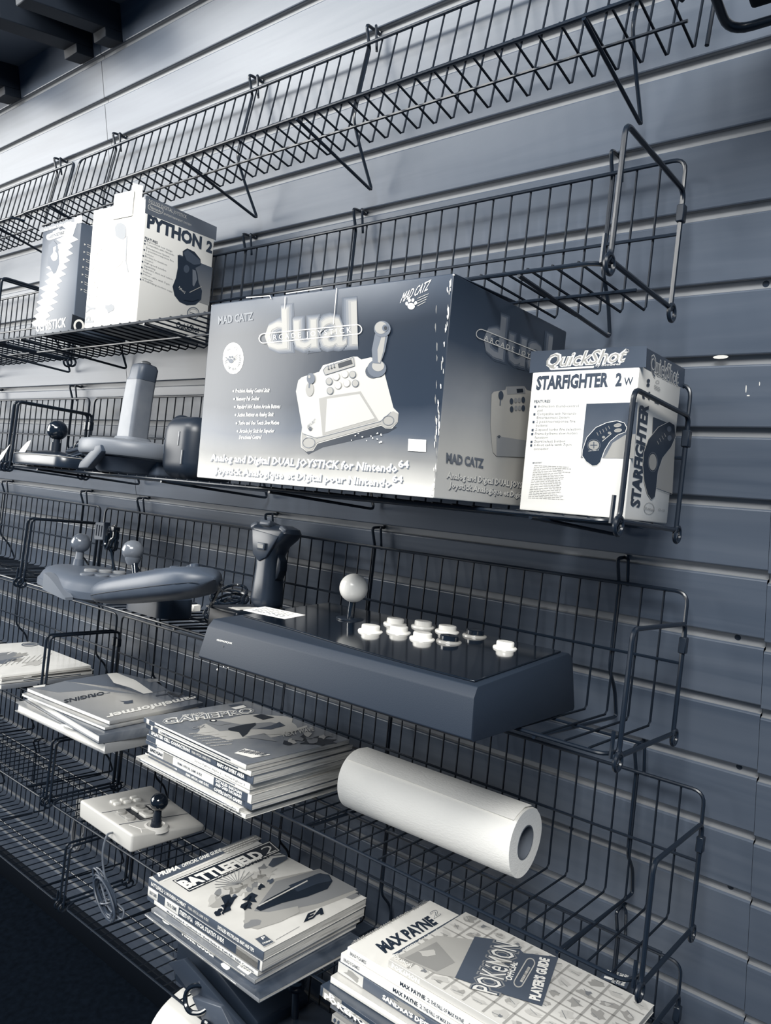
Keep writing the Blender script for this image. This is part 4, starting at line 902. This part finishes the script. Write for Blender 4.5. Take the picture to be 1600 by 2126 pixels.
q = MB(); T1_ = [[Vector((r_ * math.cos(2 * math.pi * i / 32), r_ * 1.05 * math.sin(2 * math.pi * i / 32), z)) for i in range(32)] for r_, z in ((0.0203, -0.0004), (0.0203, Lr + 0.0004), (0.0190, Lr + 0.0004), (0.0190, -0.0004))]
q.loft(T1_ + [T1_[0]], G(0.42, 0.8, 0.1), False); q.build('cardboard_core', root)
q = MB(); P = []
for z, e in ((0.004, 0.0006), (Lr * 0.33, 0.0018), (Lr * 0.66, 0.0012), (Lr - 0.003, 0.0022)):
    P.append([Vector(((0.0440 + e * s_) * math.cos(t), (0.0440 + e * s_) * math.sin(t), z)) for t, s_ in ((1.25, 0.1), (1.7, 0.3), (2.1, 0.8), (2.3, 1.4))])
vs = [v for r_ in P for v in r_] + [v * 1.0 + Vector((v.x, v.y, 0)).normalized() * 0.0005 for r_ in P for v in r_]
fs = []
for i in range(3):
    for j in range(3): fs.append((i * 4 + j, i * 4 + j + 1, i * 4 + j + 5, i * 4 + j + 4)); fs.append(tuple(q_ + 16 for q_ in (i * 4 + j + 4, i * 4 + j + 5, i * 4 + j + 1, i * 4 + j)))
for i in range(3): fs.append((i * 4 + 3, i * 4 + 19, i * 4 + 23, i * 4 + 7))
q.add(vs, fs, pt); recalc(q.build('loose_sheet_end', root))
# --- neighbouring frame and black case cut off by the top right corner
M = SM['A'] @ Matrix.Translation((-.244, 0, 0))
root = thing('corner_shelf_frame', M, 'black rod shelf frame cut off by the top right corner of the photo', 'shelf frame')
q = MB(); q.tube(fillet([(0.0, -0.16, 0.008), (0.002, -0.006, 0.002), (0.26, -0.006, 0.002), (0.26, -0.16, 0.008), (0.0, -0.16, 0.008)], [0, .02, .02, .02, 0], 6), 0.0042, wire_thick, 10); q.build('frame', root)
M = SM['A'] @ Matrix.Translation((-.222, -0.016, 0.0082)) @ Matrix.Rotation(R(2.2), 4, 'X')
root = thing('black_case', M @ Matrix.Rotation(R(-2.2), 4, 'X') @ Matrix.Rotation(R(-2.2), 4, 'X'), 'plain black box on the corner frame at the top right of the photo', 'box')
q = MB(); q.box((0, -0.15, 0), (0.22, 0.0, 0.06), G(0.08, 0.5, 0.3), 0.004, 2); q.build('shell', root)
# ------------------------------------------------------------------ magazines and guides
import numpy as np
def book(n, u, w, z, yaw, L, D, T, label, cover, spine=None, pagemat=None, side='front', hard=False, name='magazine', group=None, bind_in=0.0):
    """spine on the front edge (y=0) or on the right edge (x=0)"""
    M = at(n, u, w, z, yaw)
    root = thing(name, M, label, 'book' if 'guide' in name or 'book' in name else 'magazine', group)
    sp = spine or cover; t = 0.0019 if hard else 0.0005; pagemat = pagemat or pages; ins = 0.004 if hard else 0.0008
    mb = MB()
    mb.box((-L, 0, 0), (0, D, t), cover, 0.0002, 1); mb.box((-L, 0, T - t), (0, D, T), cover, 0.0002, 1)
    if side == 'front': mb.box((-L, -0.0002, 0), (0, 0.0012, T), sp, 0.0008 if T > 0.004 else 0.0002, 2)
    else: mb.box((-0.0012, 0, 0), (0.0002, D, T), sp, 0.0008 if T > 0.004 else 0.0002, 2)
    pg = MB()
    if side == 'front': pg.box((-L + ins, 0.001, t), (-ins, D - ins, T - t), pagemat, 0)
    else: pg.box((-L + ins, ins, t), (-0.001, D - ins, T - t), pagemat, 0)
    pg.build('page_block', root)
    return root, mb, M
class Face(Dec):
    """print laid out on one face in its own centimetres-free coordinates: (0..a, 0..b)"""
    def __init__(s, mb, o, ex, ey, n, step=0.00016):
        s.mb = mb; s.o = Vector(o); s.ex = Vector(ex); s.ey = Vector(ey); s.n = Vector(n); s.step = step
    def p(s, q, lay=1): return s.o + s.ex * q[0] + s.ey * q[1] + s.n * (s.step * lay)
def spine_face(mb, L, T): return Face(mb, (-L, -0.0003, 0), (L, 0, 0), (0, 0, T), (0, -1, 0), 0.00012)
def spine_text(mb, L, T, s, x0, x1, mat, lo=0.25, hi=0.75, bold=0.02):
    spine_face(mb, L, T).text(s, (x0, lo), (x1, lo), (x0, hi), mat, 2, bold, 1)
def spine_band(mb, L, T, x0, x1, mat, lo=0.04, hi=0.96):
    spine_face(mb, L, T).poly([(x0, lo), (x1, lo), (x1, hi), (x0, hi)], mat, 1)
def spine_marks(mb, L, T, x0, x1, mat, seed=1, rows=1):
    f = spine_face(mb, L, T)
    for r_ in range(rows):
        y = 0.5 if rows == 1 else 0.3 + 0.4 * r_
        f.scrawl((x0, y), (x1, y), 1, (0, 0), mat, 2, 0.25, seed + r_)
CV = lambda name, a, b, sc=18: ramp_mat(name, [(0.35, a), (0.65, b)], noise_vec(sc, (1, 1, 1), 5, 0.8), rough=0.28, spec=0.5, coat=0.4)

# --- pile of ten magazines in the middle of the fifth basket
z = REST; u0, w0, ya = -.7758, .2183, .0079; L, D = .2528, .2100; D = .205
GRP = 'magazines and guides in the piles'
spec = [ # from the bottom: thickness, du, dw, yaw, cover, spine grey, label
    (.0062, -.004, .000, .010, .85, .88, 'lowest magazine of the tall ten-high pile, white spine with small dark lettering'),
    (.0058, -.014, .004, .000, .80, .90, 'second magazine up in the tall pile, pale spine jutting out to the left'),
    (.0085, .002, -.004, .012, .30, .30, 'thin dark-spined guide low in the tall pile, lettered about both games'),
    (.0125, .001, -.003, .010, .75, .90, 'thick white-spined guide in the tall pile with dark block lettered card database'),
    (.0060, -.003, -.002, .006, .70, .90, 'thin white-spined magazine in the middle of the tall pile, under a broader white spine'),
    (.0090, -.001, .000, .012, .75, .92, 'broad white-spined magazine just under the dark-spined strategy guide of the tall pile'),
    (.0110, .004, .000, .008, .34, .34, 'dark-spined strategy guide with bold white lettering, third from top of the tall pile'),
    (.0070, .002, .003, .004, .60, .88, 'white-spined magazine second from the top of the tall pile'),
    (.0072, -.006, .006, .016, .45, .86, 'grey game magazine with a pale swirling cover picture, top of the tall pile')]
for i, (T, du, dw, dy, cg, sg, lb) in enumerate(spec):
    root, mb, M = book('D', u0 + du, w0 + dw, z, ya + dy, L, D, T, lb, CV('cover_%d' % i, cg - 0.04, cg + 0.04), G(sg, 0.35, 0.4), group=GRP)
    if i == 0: spine_text(mb, L, T, 'Donkey Kong Country 2 • Doom • Mortal Kombat 3 • Virtua Fighter Remix', .36, .97, P2, .3, .8)
    if i == 1: spine_band(mb, L, T, 0, .05, MG); spine_marks(mb, L, T, .1, .9, P4, 5); spine_text(mb, L, T, 'GamePro', .88, .98, P4, .3, .75)
    if i == 2: spine_marks(mb, L, T, .03, .3, W_, 7); spine_text(mb, L, T, 'PRIMA OFFICIAL GAME GUIDE', .40, .62, W_, .3, .75); spine_band(mb, L, T, .66, .94, G(.22, .35)); spine_text(mb, L, T, 'COVERS BOTH GAMES!', .67, .92, W_, .25, .8, .04)
    if i == 3: spine_text(mb, L, T, 'BAKUGAN', .03, .16, P2, .3, .7, .04); spine_band(mb, L, T, .17, .27, MG); spine_text(mb, L, T, 'PRIMA OFFICIAL GAME GUIDE', .32, .56, P3, .35, .65); spine_band(mb, L, T, .67, .97, G(.3, .35)); spine_text(mb, L, T, 'DETAILED BAKUGAN', .69, .92, W_, .56, .88, .04); spine_text(mb, L, T, 'AND CARD DATABASE!', .69, .92, W_, .14, .46, .04)
    if i == 4: spine_band(mb, L, T, 0, .12, P3); spine_marks(mb, L, T, .14, .95, P4, 9)
    if i == 5: spine_band(mb, L, T, .0, .10, P3); spine_text(mb, L, T, 'Street Fighter Alpha 2 • Virtua Fighter 3', .5, .96, P5, .35, .7, 0)
    if i == 6: spine_text(mb, L, T, "SPLINTER CELL CONVICTION", .03, .43, W_, .3, .75, .05); spine_text(mb, L, T, 'PRIMA OFFICIAL GAME GUIDE', .45, .63, LG, .35, .7); spine_band(mb, L, T, .68, .95, G(.22, .35)); spine_text(mb, L, T, 'MAPS OF EVERY AREA', .69, .93, W_, .28, .75, .04)
    if i == 7: spine_band(mb, L, T, 0, .05, P2); spine_band(mb, L, T, .07, .13, P3); spine_text(mb, L, T, 'GAMEPRO', .15, .25, P3, .3, .75); spine_marks(mb, L, T, .28, .98, P3, 3)
    if i == 8:
        spine_band(mb, L, T, 0, .03, P3); spine_band(mb, L, T, .06, .12, P3); spine_marks(mb, L, T, .16, .98, P3, 4)
        d = Dec(mb, M, (0, 0, T), (0, 0, 1), 280, 1440, 3.2)
        C7 = G(.70, .3); C3 = G(.26, .3); C5 = G(.5, .3)
        d.blot((760, 225), 330, 80, C7, 1, 3, 22, 0.12, -0.05); d.poly([(470, 200), (560, 180), (700, 205), (900, 190), (1000, 210), (850, 235), (700, 240), (560, 250)], C5, 2)
        d.poly([(620, 232), (700, 212), (800, 195), (805, 210), (770, 235), (745, 270), (715, 290), (690, 258), (620, 245)], BK, 3); d.poly([(810, 235), (900, 215), (960, 190), (1000, 215), (900, 240)], C3, 3)
        d.poly([(470, 195), (520, 180), (560, 190), (640, 200), (560, 215)], C5, 4); d.ell((520, 183), 26, 9, BK, 5); d.ell((520, 182), 14, 5, W_, 6); d.poly([(720, 290), (860, 265), (940, 320), (800, 300)], C5, 3); d.line([(820, 270), (1000, 262), (1140, 220)], 14, C7, 3)
        d.text('GAMEPRO', (186, 208), (800, 128), (178, 172), W_, 7, 0.05); d.text('GAMEPRO', (188, 207), (798, 128), (180, 173), G(.46, .3), 8, 0.0)
        d.text('NEW UNLOCKED', (318, 158), (462, 138), (316, 144), W_, 7, 0.01, 1); d.poly([(780, 150), (840, 138), (925, 160), (850, 176)], BK, 4); d.poly([(620, 80), (700, 68), (740, 82), (660, 96)], C3, 3); d.poly([(640, 96), (720, 78), (742, 92), (670, 108)], W_, 4)
        for k in range(9): d.blot((1010 + 34 * k, 330 - 10 * (k % 5) - 3 * k), 30, 16, (BK, C7, C5)[k % 3], 3 + k % 3, k, 9, 0.5)
        d.blot((1220, 320), 110, 26, BK, 2, 8, 14, 0.3); d.text('NEXT WAVE', (985, 290), (1190, 250), (980, 262), C7, 7, 0.03, 1)
        d.poly([(660, 398), (730, 368), (900, 408), (780, 430)], W_, 4)
        for k in range(14): d.line([(690 + 12 * k, 394 + 2 * k - 4), (730 + 12 * k, 378 + 2 * k - 2)], 3 if k % 3 else 5, P2, 5)
        d.scrawl((360, 270), (560, 250), 6, (28, 16), C7, 3, 4, 7); d.text('GEX', (380, 240), (470, 226), (376, 222), C5, 4, 0.02)
    mb.build('cover', root); z += T + 0.0003

# --- two hardbacks and two magazines, left of it
z = REST
bk = [(-1.106, .2366, -.037, .2900, .21, .0172, True, 'guide_book', CV('hard_cover_a', .42, .62, 9), 'large hardback with white page edges, bottom of the short pile by the gate'),
      (-1.1075, .2480, .060, .2900, .20, .0150, True, 'guide_book', CV('hard_cover_b', .25, .45, 12), 'slimmer hardback lying askew on the largest hardback'),
      (-1.122, .2300, -.074, .2520, .20, .0048, False, 'magazine', CV('mag_c', .45, .6), 'thin magazine under the top one of the short pile, spine edge curling'),
      (-1.1289, .2184, -.0734, .2514, .2014, .0062, False, 'magazine', ramp_mat('grey_sky_cover', [(0.0, .52), (.5, .66), (.8, .36), (1.0, .30)], axis_vec(1, 0, .2), rough=.25, noise=.25, nscale=12, coat=.4), 'magazine with pale grey cover and upside-down white title, topmost of the short pile')]
for i, (u, w, yw, Lb, Db, T, hard, nm, cov, lb) in enumerate(bk):
    root, mb, M = book('D', u, w, z, yw, Lb, Db, T, lb, cov, None if i else G(.52, .4), whitepages, side='right', hard=hard, name=nm, group=GRP)
    d = Dec(mb, M, (0, 0, T), (0, 0, 1), 0, 1300, 3.5556)
    if i == 0: d.text('SINS', (905, 785), (1050, 755), (900, 760), W_, 3, 0.0); d.blot((520, 750), 60, 10, W_, 2, 4, 12, .4, .3)
    if i == 3:
        WC = G(.88, .3); DC = G(.25, .3)
        d.poly([(250, 460), (480, 405), (1000, 500), (860, 490), (700, 470), (430, 490)], G(.44, .3), 1); d.poly([(470, 405), (790, 352), (880, 345), (1130, 400), (1240, 470), (1060, 505), (880, 455)], G(.34, .3), 1)
        d.poly([(790, 352), (860, 345), (1000, 400), (1130, 490), (1060, 500), (960, 455), (840, 420)], WC, 2); d.poly([(840, 420), (930, 450), (920, 462), (850, 440)], DC, 3); d.blot((1130, 400), 70, 16, G(.5, .3), 3, 7, 14, .4)
        d.blot((1310, 515), 60, 22, DC, 3, 12, 14, .6, .3); d.line([(1240, 490), (1320, 520), (1350, 495)], 14, BK, 4); d.line([(1150, 515), (1240, 500), (1280, 540)], 8, DC, 4)
        d.blot((940, 562), 50, 12, DC, 3, 3, 12, .5); d.poly([(240, 445), (335, 432), (330, 448), (255, 455)], WC, 3)
        d.text('ORIGINS', (765, 484), (470, 545), (772, 508), BK, 4, 0.03); d.scrawl((810, 492), (570, 540), 1, (0, 0), P4, 4, 4, 2)
        d.text('gameinformer', (1440, 512), (775, 655), (1466, 540), WC, 4, 0.03)
    mb.build('cover', root); z += T + 0.0007
# dark hardback left of the gate, under the white magazines
z = REST
for i, (u, w, yw, Lb, Db, T, cg, lb) in enumerate(((-1.545, .2060, .01, .279, .20, .0090, .46, 'grey book at the bottom of the pile left of the gate'),
        (-1.552, .2040, .02, .279, .196, .0060, .80, 'second magazine up in the pile left of the gate, wavy page edges'),
        (-1.549, .2045, .00, .279, .196, .0050, .70, 'third magazine up in the pile left of the gate, lettered grey spine'),
        (-1.553, .2045, -.01, .279, .196, .0055, .92, 'white magazine with sketchy grey cover drawing, top of the pile left of the gate'))):
    root, mb, M = book('D', u, w, z, yw, Lb, Db, T, lb, CV('left_cover_%d' % i, cg - .02, cg + .02), G(.62 if i == 2 else cg, .4), pages, side='right', name='magazine' if i else 'guide_book', group=GRP)
    if i in (1, 2):
        f = Face(mb, (0.0004, 0, 0), (0, Db, 0), (0, 0, T), (1, 0, 0), .00012)
        f.scrawl((.3, .5), (.95, .5), 1, (0, 0), W_ if i == 2 else P3, 2, .3, i)
    if i == 3:
        d = Dec(mb, M, (0, 0, T), (0, 0, 1), 0, 1300, 3.5556)
        d.ell((222, 135), 66, 16, P4, 2, -.05); d.ring((222, 135), 50, 10, 4, P7, 3, -.05)
        for k, (x, y, rx, ry) in enumerate(((60, 230, 90, 28), (150, 212, 50, 14), (40, 260, 60, 14), (250, 275, 80, 18), (20, 205, 50, 12), (120, 250, 40, 10))): d.blot((x, y), rx, ry, (P5, P6, P4, P7)[k % 4], 2 + k % 3, k, 16, .5, -.15)
        for k in range(9): d.line([(40 * k, 300 - 6 * k), (40 * k + 60, 250 - 6 * k)], 3, P6, 5)
    mb.build('cover', root); z += T + 0.0007

# --- pile under the combat guide
z = REST
FAN = [(.0055, -.718, .2620, .020, .268, .21, .26, .5, 'dark magazine with white block lettering and ring on its cover, bottom of the fanned pile'),
       (.0055, -.745, .2470, -.010, .240, .21, .45, .5, 'magazine with a white barcode label at its corner, second from bottom of the fanned pile'),
       (.0068, -.748, .2400, .000, .262, .212, .55, .88, 'white-spined magazine with small black lettering, under the two thick guides'),
       (.0140, -.744, .2375, -.012, .2660, .217, .40, .86, 'thick strategy guide with half white half dark spine, second from top of fanned pile'),
       (.0130, -.7435, .2371, -.0144, .2670, .2185, .84, .34, 'combat game guide with large dark title box and smoke picture, top of fanned pile')]
for i, (T, u_, w_f, yw, L, D, cg, sg, lb) in enumerate(FAN):
    cov = CV('fan_cover_%d' % i, cg - .06, cg + .06) if i < 4 else ramp_mat('combat_cover', [(.3, .80), (.7, .88)], noise_vec(14), rough=.25, coat=.4)
    root, mb, M = book('E', u_, w_f, z, yw, L, D, T, lb, cov, G(sg, .35, .4), name='strategy_guide' if i > 2 else 'magazine', group=GRP)
    if i == 0:
        spine_marks(mb, L, T, .05, .95, W_, 3); d = Dec(mb, M, (0, 0, T), (0, 0, 1), 280, 1700, 3.077)
        d.ring((222, 632), 46, 42, 9, W_, 2); d.text('MORE CODES', (300, 742), (505, 890), (292, 706), W_, 3, .05); d.blot((580, 946), 32, 20, W_, 2, 4, 12, .2, .5); d.scrawl((400, 760), (640, 920), 3, (-4, 18), MG, 2, 5, 4)
    if i == 1:
        d = Dec(mb, M, (0, 0, T), (0, 0, 1), 280, 1700, 3.077)
        d.poly([(650, 948), (712, 900), (790, 948), (722, 1000)], W_, 2)
        for k in range(11): d.line([(668 + 6 * k, 944 + 3.6 * k), (700 + 6 * k, 919 + 3.6 * k)], 2 + (k * 7) % 3, P2, 3)
        d.blot((560, 820), 50, 26, LG, 2, 6, 14, .3, .6); spine_marks(mb, L, T, .1, .9, W_, 6)
    if i == 2: spine_band(mb, L, T, 0, .07, P3); spine_text(mb, L, T, 'Mortal Kombat 4 • Castlevania 64 • Bomb Raider II • Dark Rift • NBA Courtside', .2, .97, P3, .25, .75)
    if i == 3: spine_text(mb, L, T, 'BRADYGAMES', .02, .09, P4, .3, .7); spine_band(mb, L, T, .10, .17, P3); spine_text(mb, L, T, 'TRUE CRIME', .19, .28, P3, .3, .7); spine_band(mb, L, T, .3, .985, G(.26, .35)); spine_text(mb, L, T, 'STREETS OF LA', .31, .43, W_, .3, .75, .04); spine_text(mb, L, T, 'OFFICIAL STRATEGY GUIDE', .45, .70, W_, .3, .75, .03); spine_band(mb, L, T, .8, .97, MG)
    if i == 4:
        spine_text(mb, L, T, 'BATTLEFIELD 2: MODERN COMBAT', .03, .36, W_, .3, .72, .03); spine_text(mb, L, T, 'PRIMA OFFICIAL GAME GUIDE', .38, .56, LG, .35, .68); spine_text(mb, L, T, 'DETAILED MULTIPLAYER MAPS AND TIPS', .64, .93, W_, .3, .7, .03)
        d = Dec(mb, M, (0, 0, T), (0, 0, 1), 280, 1700, 3.077)
        D3 = G(.34, .3); D1 = G(.14, .3); M5 = G(.52, .3); M6 = G(.64, .3); M7 = G(.74, .3); MW = G(.93, .3)
        d.poly([(112, 366), (756, 100), (800, 122), (150, 402)], D3, 1); d.text('PRIMA', (152, 372), (292, 318), (140, 348), MW, 3, .05); d.text('OFFICIAL GAME GUIDE', (304, 312), (556, 208), (294, 292), MW, 3, .03)
        d.poly([(540, 195), (770, 105), (812, 128), (585, 225)], MG, 2); d.scrawl((560, 200), (780, 112), 3, (12, 10), MW, 3, 5, 5)
        d.line([(180, 398), (560, 238)], 5, MW, 3)
        d.poly([(238, 396), (862, 140), (936, 206), (345, 468)], D1, 3); d.line([(252, 398), (858, 150), (920, 204), (346, 458), (252, 398)], 5, MW, 4)
        d.text('BATTLEFIELD', (325, 448), (830, 238), (266, 408), MW, 5, .06); d.text('2', (838, 232), (906, 205), (795, 190), MW, 5, -.01)
        d.text('MODERN COMBAT', (440, 424), (868, 244), (430, 404), D1, 4, .03)
        d.poly([(700, 470), (900, 380), (1180, 320), (1430, 470), (1200, 560), (960, 640), (760, 700), (700, 660)], M6, 1); d.poly([(900, 400), (1180, 322), (1420, 450), (1180, 540), (900, 600), (760, 590)], M5, 2)
        for k in range(16): d.blot((520 + 22 * k, 520 - 12 * k + 26 * math.sin(k * 2.1)), 60 - k, 34, (M7, M6, M5, M7)[k % 4], 2 + k % 2, k, 14, .45, -.4)
        for k in range(12):
            a = 0.3 + 0.23 * k; d.line([(660, 420), (660 + 150 * math.cos(a + 2.6), 420 + 90 * math.sin(a + 2.6))], 4, M5, 4)
        d.poly([(770, 575), (840, 520), (1010, 430), (1180, 350), (1240, 360), (1262, 400), (1230, 450), (1100, 500), (940, 540), (800, 592)], D1, 5); d.poly([(980, 430), (1170, 352), (1235, 362), (1256, 400), (1160, 420), (1040, 470)], G(.22, .3), 6); d.line([(790, 560), (1100, 400)], 8, M7, 7)
        d.poly([(705, 690), (690, 655), (730, 620), (900, 590), (1040, 560), (1050, 600), (930, 660), (780, 708)], M6, 4); d.blot((760, 670), 60, 26, M5, 5, 4, 14, .3, -.3)
        for (x, y, r_) in ((600, 520, 44), (590, 570, 38), (530, 600, 26), (740, 510, 46), (715, 560, 36), (800, 440, 24), (640, 495, 16), (870, 400, 20)): d.blot((x, y), r_, r_ * .7, D1 if r_ > 22 else D3, 6, int(x), 11, .5, -.4)
        d.line([(600, 520), (560, 610)], 14, D1, 6); d.line([(740, 500), (700, 580)], 14, D1, 6); d.poly([(850, 300), (880, 255), (930, 245), (970, 240), (975, 258), (930, 285), (880, 312)], D3, 4); d.line([(870, 238), (960, 225)], 4, D3, 4)
        d.text('EA', (1078, 662), (1208, 606), (1104, 608), D1, 5, .05)
        d.poly([(765, 770), (828, 742), (890, 790), (822, 822)], D3, 4); d.line([(765, 770), (828, 742), (890, 790), (822, 822)], 4, M7, 5, closed=True); d.text('P', (815, 776), (838, 766), (802, 762), MW, 6, .03); d.text('PRIMA', (818, 806), (872, 784), (812, 796), MW, 6, .02, 1)
        d.poly([(1345, 505), (1418, 470), (1445, 488), (1385, 518)], M5, 3); d.text('T', (1418, 490), (1440, 482), (1408, 478), D1, 5, .05); d.line([(900, 775), (1050, 690)], 3, M5, 3)
    mb.build('cover', root); z += T + 0.0007

# --- pile at the right end of the lowest full basket
z = REST
mp = [(.0095, -.630, .222, .020, .55, .60, 'spotted pale guide at the very bottom of the right-hand pile'),
      (.0110, -.640, .214, .015, .42, .45, 'grey-spined guide second from the bottom of the right-hand pile'),
      (.0130, -.655, .224, .030, .25, .24, 'dark guide with bold white spine lettering, third from bottom of the right-hand pile'),
      (.0085, -.650, .200, -.010, .75, .88, 'thin pale guide with a plain white spine, middle of the right-hand pile'),
      (.0150, -.649, .196, .020, .35, .36, 'thick dark guide with white spine lettering, directly under the two matching white guides'),
      (.0115, -.646, .191, .000, .90, .94, 'lower of two matching white guides in the right-hand pile'),
      (.0115, -.6365, .1905, .000, .90, .94, 'white guide with bold black cover title, partly under the grid-covered guide')]
L, D = .2800, .184
for i, (T, ul, wf, yw, cg, sg, lb) in enumerate(mp):
    root, mb, M = book('E', ul + L, wf, z, yw, L, D, T, lb, CV('right_cover_%d' % i, cg - .02, cg + .02), G(sg, .35, .4), name='strategy_guide', group=GRP)
    if i == 0: 
        f = spine_face(mb, L, T)
        for k in range(40): f.blot((.02 + .024 * k, .5), .008, .3, P3, 2, k, 8, .4)
    if i == 1: spine_text(mb, L, T, 'BRADYGAMES', .05, .27, P2, .25, .75)
    if i == 2: spine_band(mb, L, T, .02, .14, MG); spine_text(mb, L, T, 'P', .06, .10, W_, .45, .9, .05); spine_text(mb, L, T, 'POKéMON', .03, .34, W_, .05, .60, .06); spine_text(mb, L, T, 'PRIMA', .36, .44, W_, .15, .6, .03); spine_marks(mb, L, T, .2, .9, W_, 3)
    if i == 3: spine_band(mb, L, T, .05, .98, G(.80, .35), .1, .35)
    if i == 4: spine_band(mb, L, T, 0, .16, G(.8, .35)); spine_face(mb, L, T).blot((.09, .5), .05, .3, MG, 2, 3, 12, .4); spine_text(mb, L, T, "SANDRA'S DESTINY", .28, .62, W_, .22, .62, .05); spine_text(mb, L, T, "PRIMA'S", .66, .76, W_, .25, .6, .02); spine_face(mb, L, T).blot((.42, .72), .09, .2, MG, 2, 5, 14, .5)
    if i in (5, 6):
        spine_text(mb, L, T, 'BRADYGAMES', .02, .12, P5, .3, .7); spine_text(mb, L, T, 'MAX PAYNE', .32, .46, P2, .3, .75, .03); spine_text(mb, L, T, '2', .47, .485, P5, .3, .75); spine_text(mb, L, T, 'THE FALL OF MAX PAYNE', .49, .66, P3, .3, .7); spine_text(mb, L, T, 'OFFICIAL STRATEGY GUIDE', .68, .95, P6, .25, .75)
    if i == 6:
        d = Dec(mb, M, (0, 0, T), (0, 0, 1), 640, 1800, 2.1053)
        base_p = d.p
        def squeezed(q, lay=1):
            x, y = q[0] - 170, q[1] - 330; b_ = (590 * y - 350 * x) / (590 * -230 - 350 * 420)
            return base_p((q[0] - .17 * b_ * 420, q[1] + .17 * b_ * 230), lay)
        d.p = squeezed
        D2 = G(.20, .3); W8 = G(.94, .3)
        d.line([(190, 335), (590, 112)], 3, P6, 2); d.text('TAKE YOUR GAME FURTHER', (205, 336), (500, 172), (198, 322), P7, 2, .0, 1); d.text('BRADYGAMES', (518, 160), (588, 118), (508, 146), P5, 2, .02, 1)
        d.text('MAX PAYNE', (342, 372), (622, 215), (302, 334), D2, 3, .05); d.text('2', (606, 196), (645, 172), (588, 168), P4, 3, .02); d.text('2', (608, 195), (643, 173), (590, 169), W8, 4, -.015)
        d.poly([(378, 376), (740, 166), (762, 184), (402, 394)], G(.32, .3), 3); d.text('The OFFICIAL Guide from the pros at', (398, 390), (690, 214), (388, 378), W8, 4, .02)
    mb.build('cover', root); z += T + 0.0007
zt_ = z
T = .0095; u_l, w_f = -.572, .1846; D = .176; L = .276
grid = ramp_mat('card_grid_cover', [(.0, .80), (1.0, .88)], noise_vec(20), rough=.22, coat=.5)
root, mb, M = book('E', u_l + L, w_f, z, 0.0, L, D, T, 'guide with a grid of pale cards and dark title plate, top of right-hand pile', grid, G(.80, .35, .4), name='strategy_guide', group=GRP)
f = Face(mb, (-L, 0, T), (L, 0, 0), (0, D, 0), (0, 0, 1))
GL = G(.62, .3); A1 = G(.74, .3); A2 = G(.62, .3); A3 = G(.50, .3)
g = random.Random(21)
for k in range(1, 10): f.line([(k / 10, 0.02), (k / 10, .98)], .012, GL, 1)
for k in range(1, 6): f.line([(.01, k / 6), (.99, k / 6)], .016, GL, 1)
for i in range(10):
    for j in range(6):
        cx, cy = (i + .5) / 10, (j + .5) / 6
        f.blot((cx + g.uniform(-.01, .01), cy + g.uniform(-.02, .02)), .028, .045, (A1, A1, A2)[g.randrange(3)], 2, i * 7 + j, 11, .45, g.uniform(0, 3)); f.blot((cx + g.uniform(-.015, .015), cy + g.uniform(-.02, .02)), .014, .022, (A2, A3, A1)[g.randrange(3)], 3, i * 9 + j, 9, .5)
        f.line([(cx - .02, cy + g.uniform(-.04, .04)), (cx + .02, cy + g.uniform(-.04, .04))], .004, A3, 4)
d = Dec(mb, M, (0, 0, T), (0, 0, 1), 640, 1800, 2.1053)
# plain shaded panel at the left of the cover
d.poly([(392, 392), (560, 302), (726, 320), (640, 486), (560, 470)], G(.66, .3), 5); d.poly([(420, 400), (560, 330), (640, 420), (560, 460)], G(.56, .3), 6); d.blot((520, 380), 40, 14, G(.72, .3), 7, 3, 12, .3)
d.text('POKéMON', (366, 398), (446, 446), (372, 384), W_, 8, .03)
PLT = G(.34, .3)
d.poly([(640, 488), (726, 308), (800, 318), (905, 345), (940, 380), (1092, 398), (1020, 612), (868, 566), (760, 530)], PLT, 8)
for bold, mt, ly in ((.10, G(.52, .3), 9), (.05, G(.30, .3), 10), (.005, G(.86, .3), 11)): d.text('POKéMON', (822, 566), (918, 350), (708, 536), mt, ly, bold)
d.text('OFFICIAL', (886, 504), (914, 424), (858, 494), W_, 10, .03); d.line(capsule(918, 510, 968, 425, 20), 5, A1, 10, closed=True); d.scrawl((930, 505), (972, 430), 1, (0, 0), A1, 10, 12, 3)
d.text("PLAYER'S GUIDE", (1008, 592), (1052, 408), (962, 580), W_, 10, .05)
d.poly([(1272, 490), (1300, 452), (1414, 482), (1388, 538)], G(.30, .3), 9); d.text('15', (1322, 500), (1338, 462), (1290, 490), W_, 10, .06)
for k, s_ in enumerate(('POKéMON', 'STICKERS', 'INSIDE!')): d.text(s_, (1338 + 20 * k, 514 + 6 * k), (1358 + 20 * k, 468 + 6 * k), (1322 + 20 * k, 508 + 6 * k), W_, 10, .03, 1)
spine_text(mb, L, T, 'POKéMON', .02, .18, W_, .2, .8, .04); spine_band(mb, L, T, .0, .98, A1, .05, .95)
mb.build('cover', root)
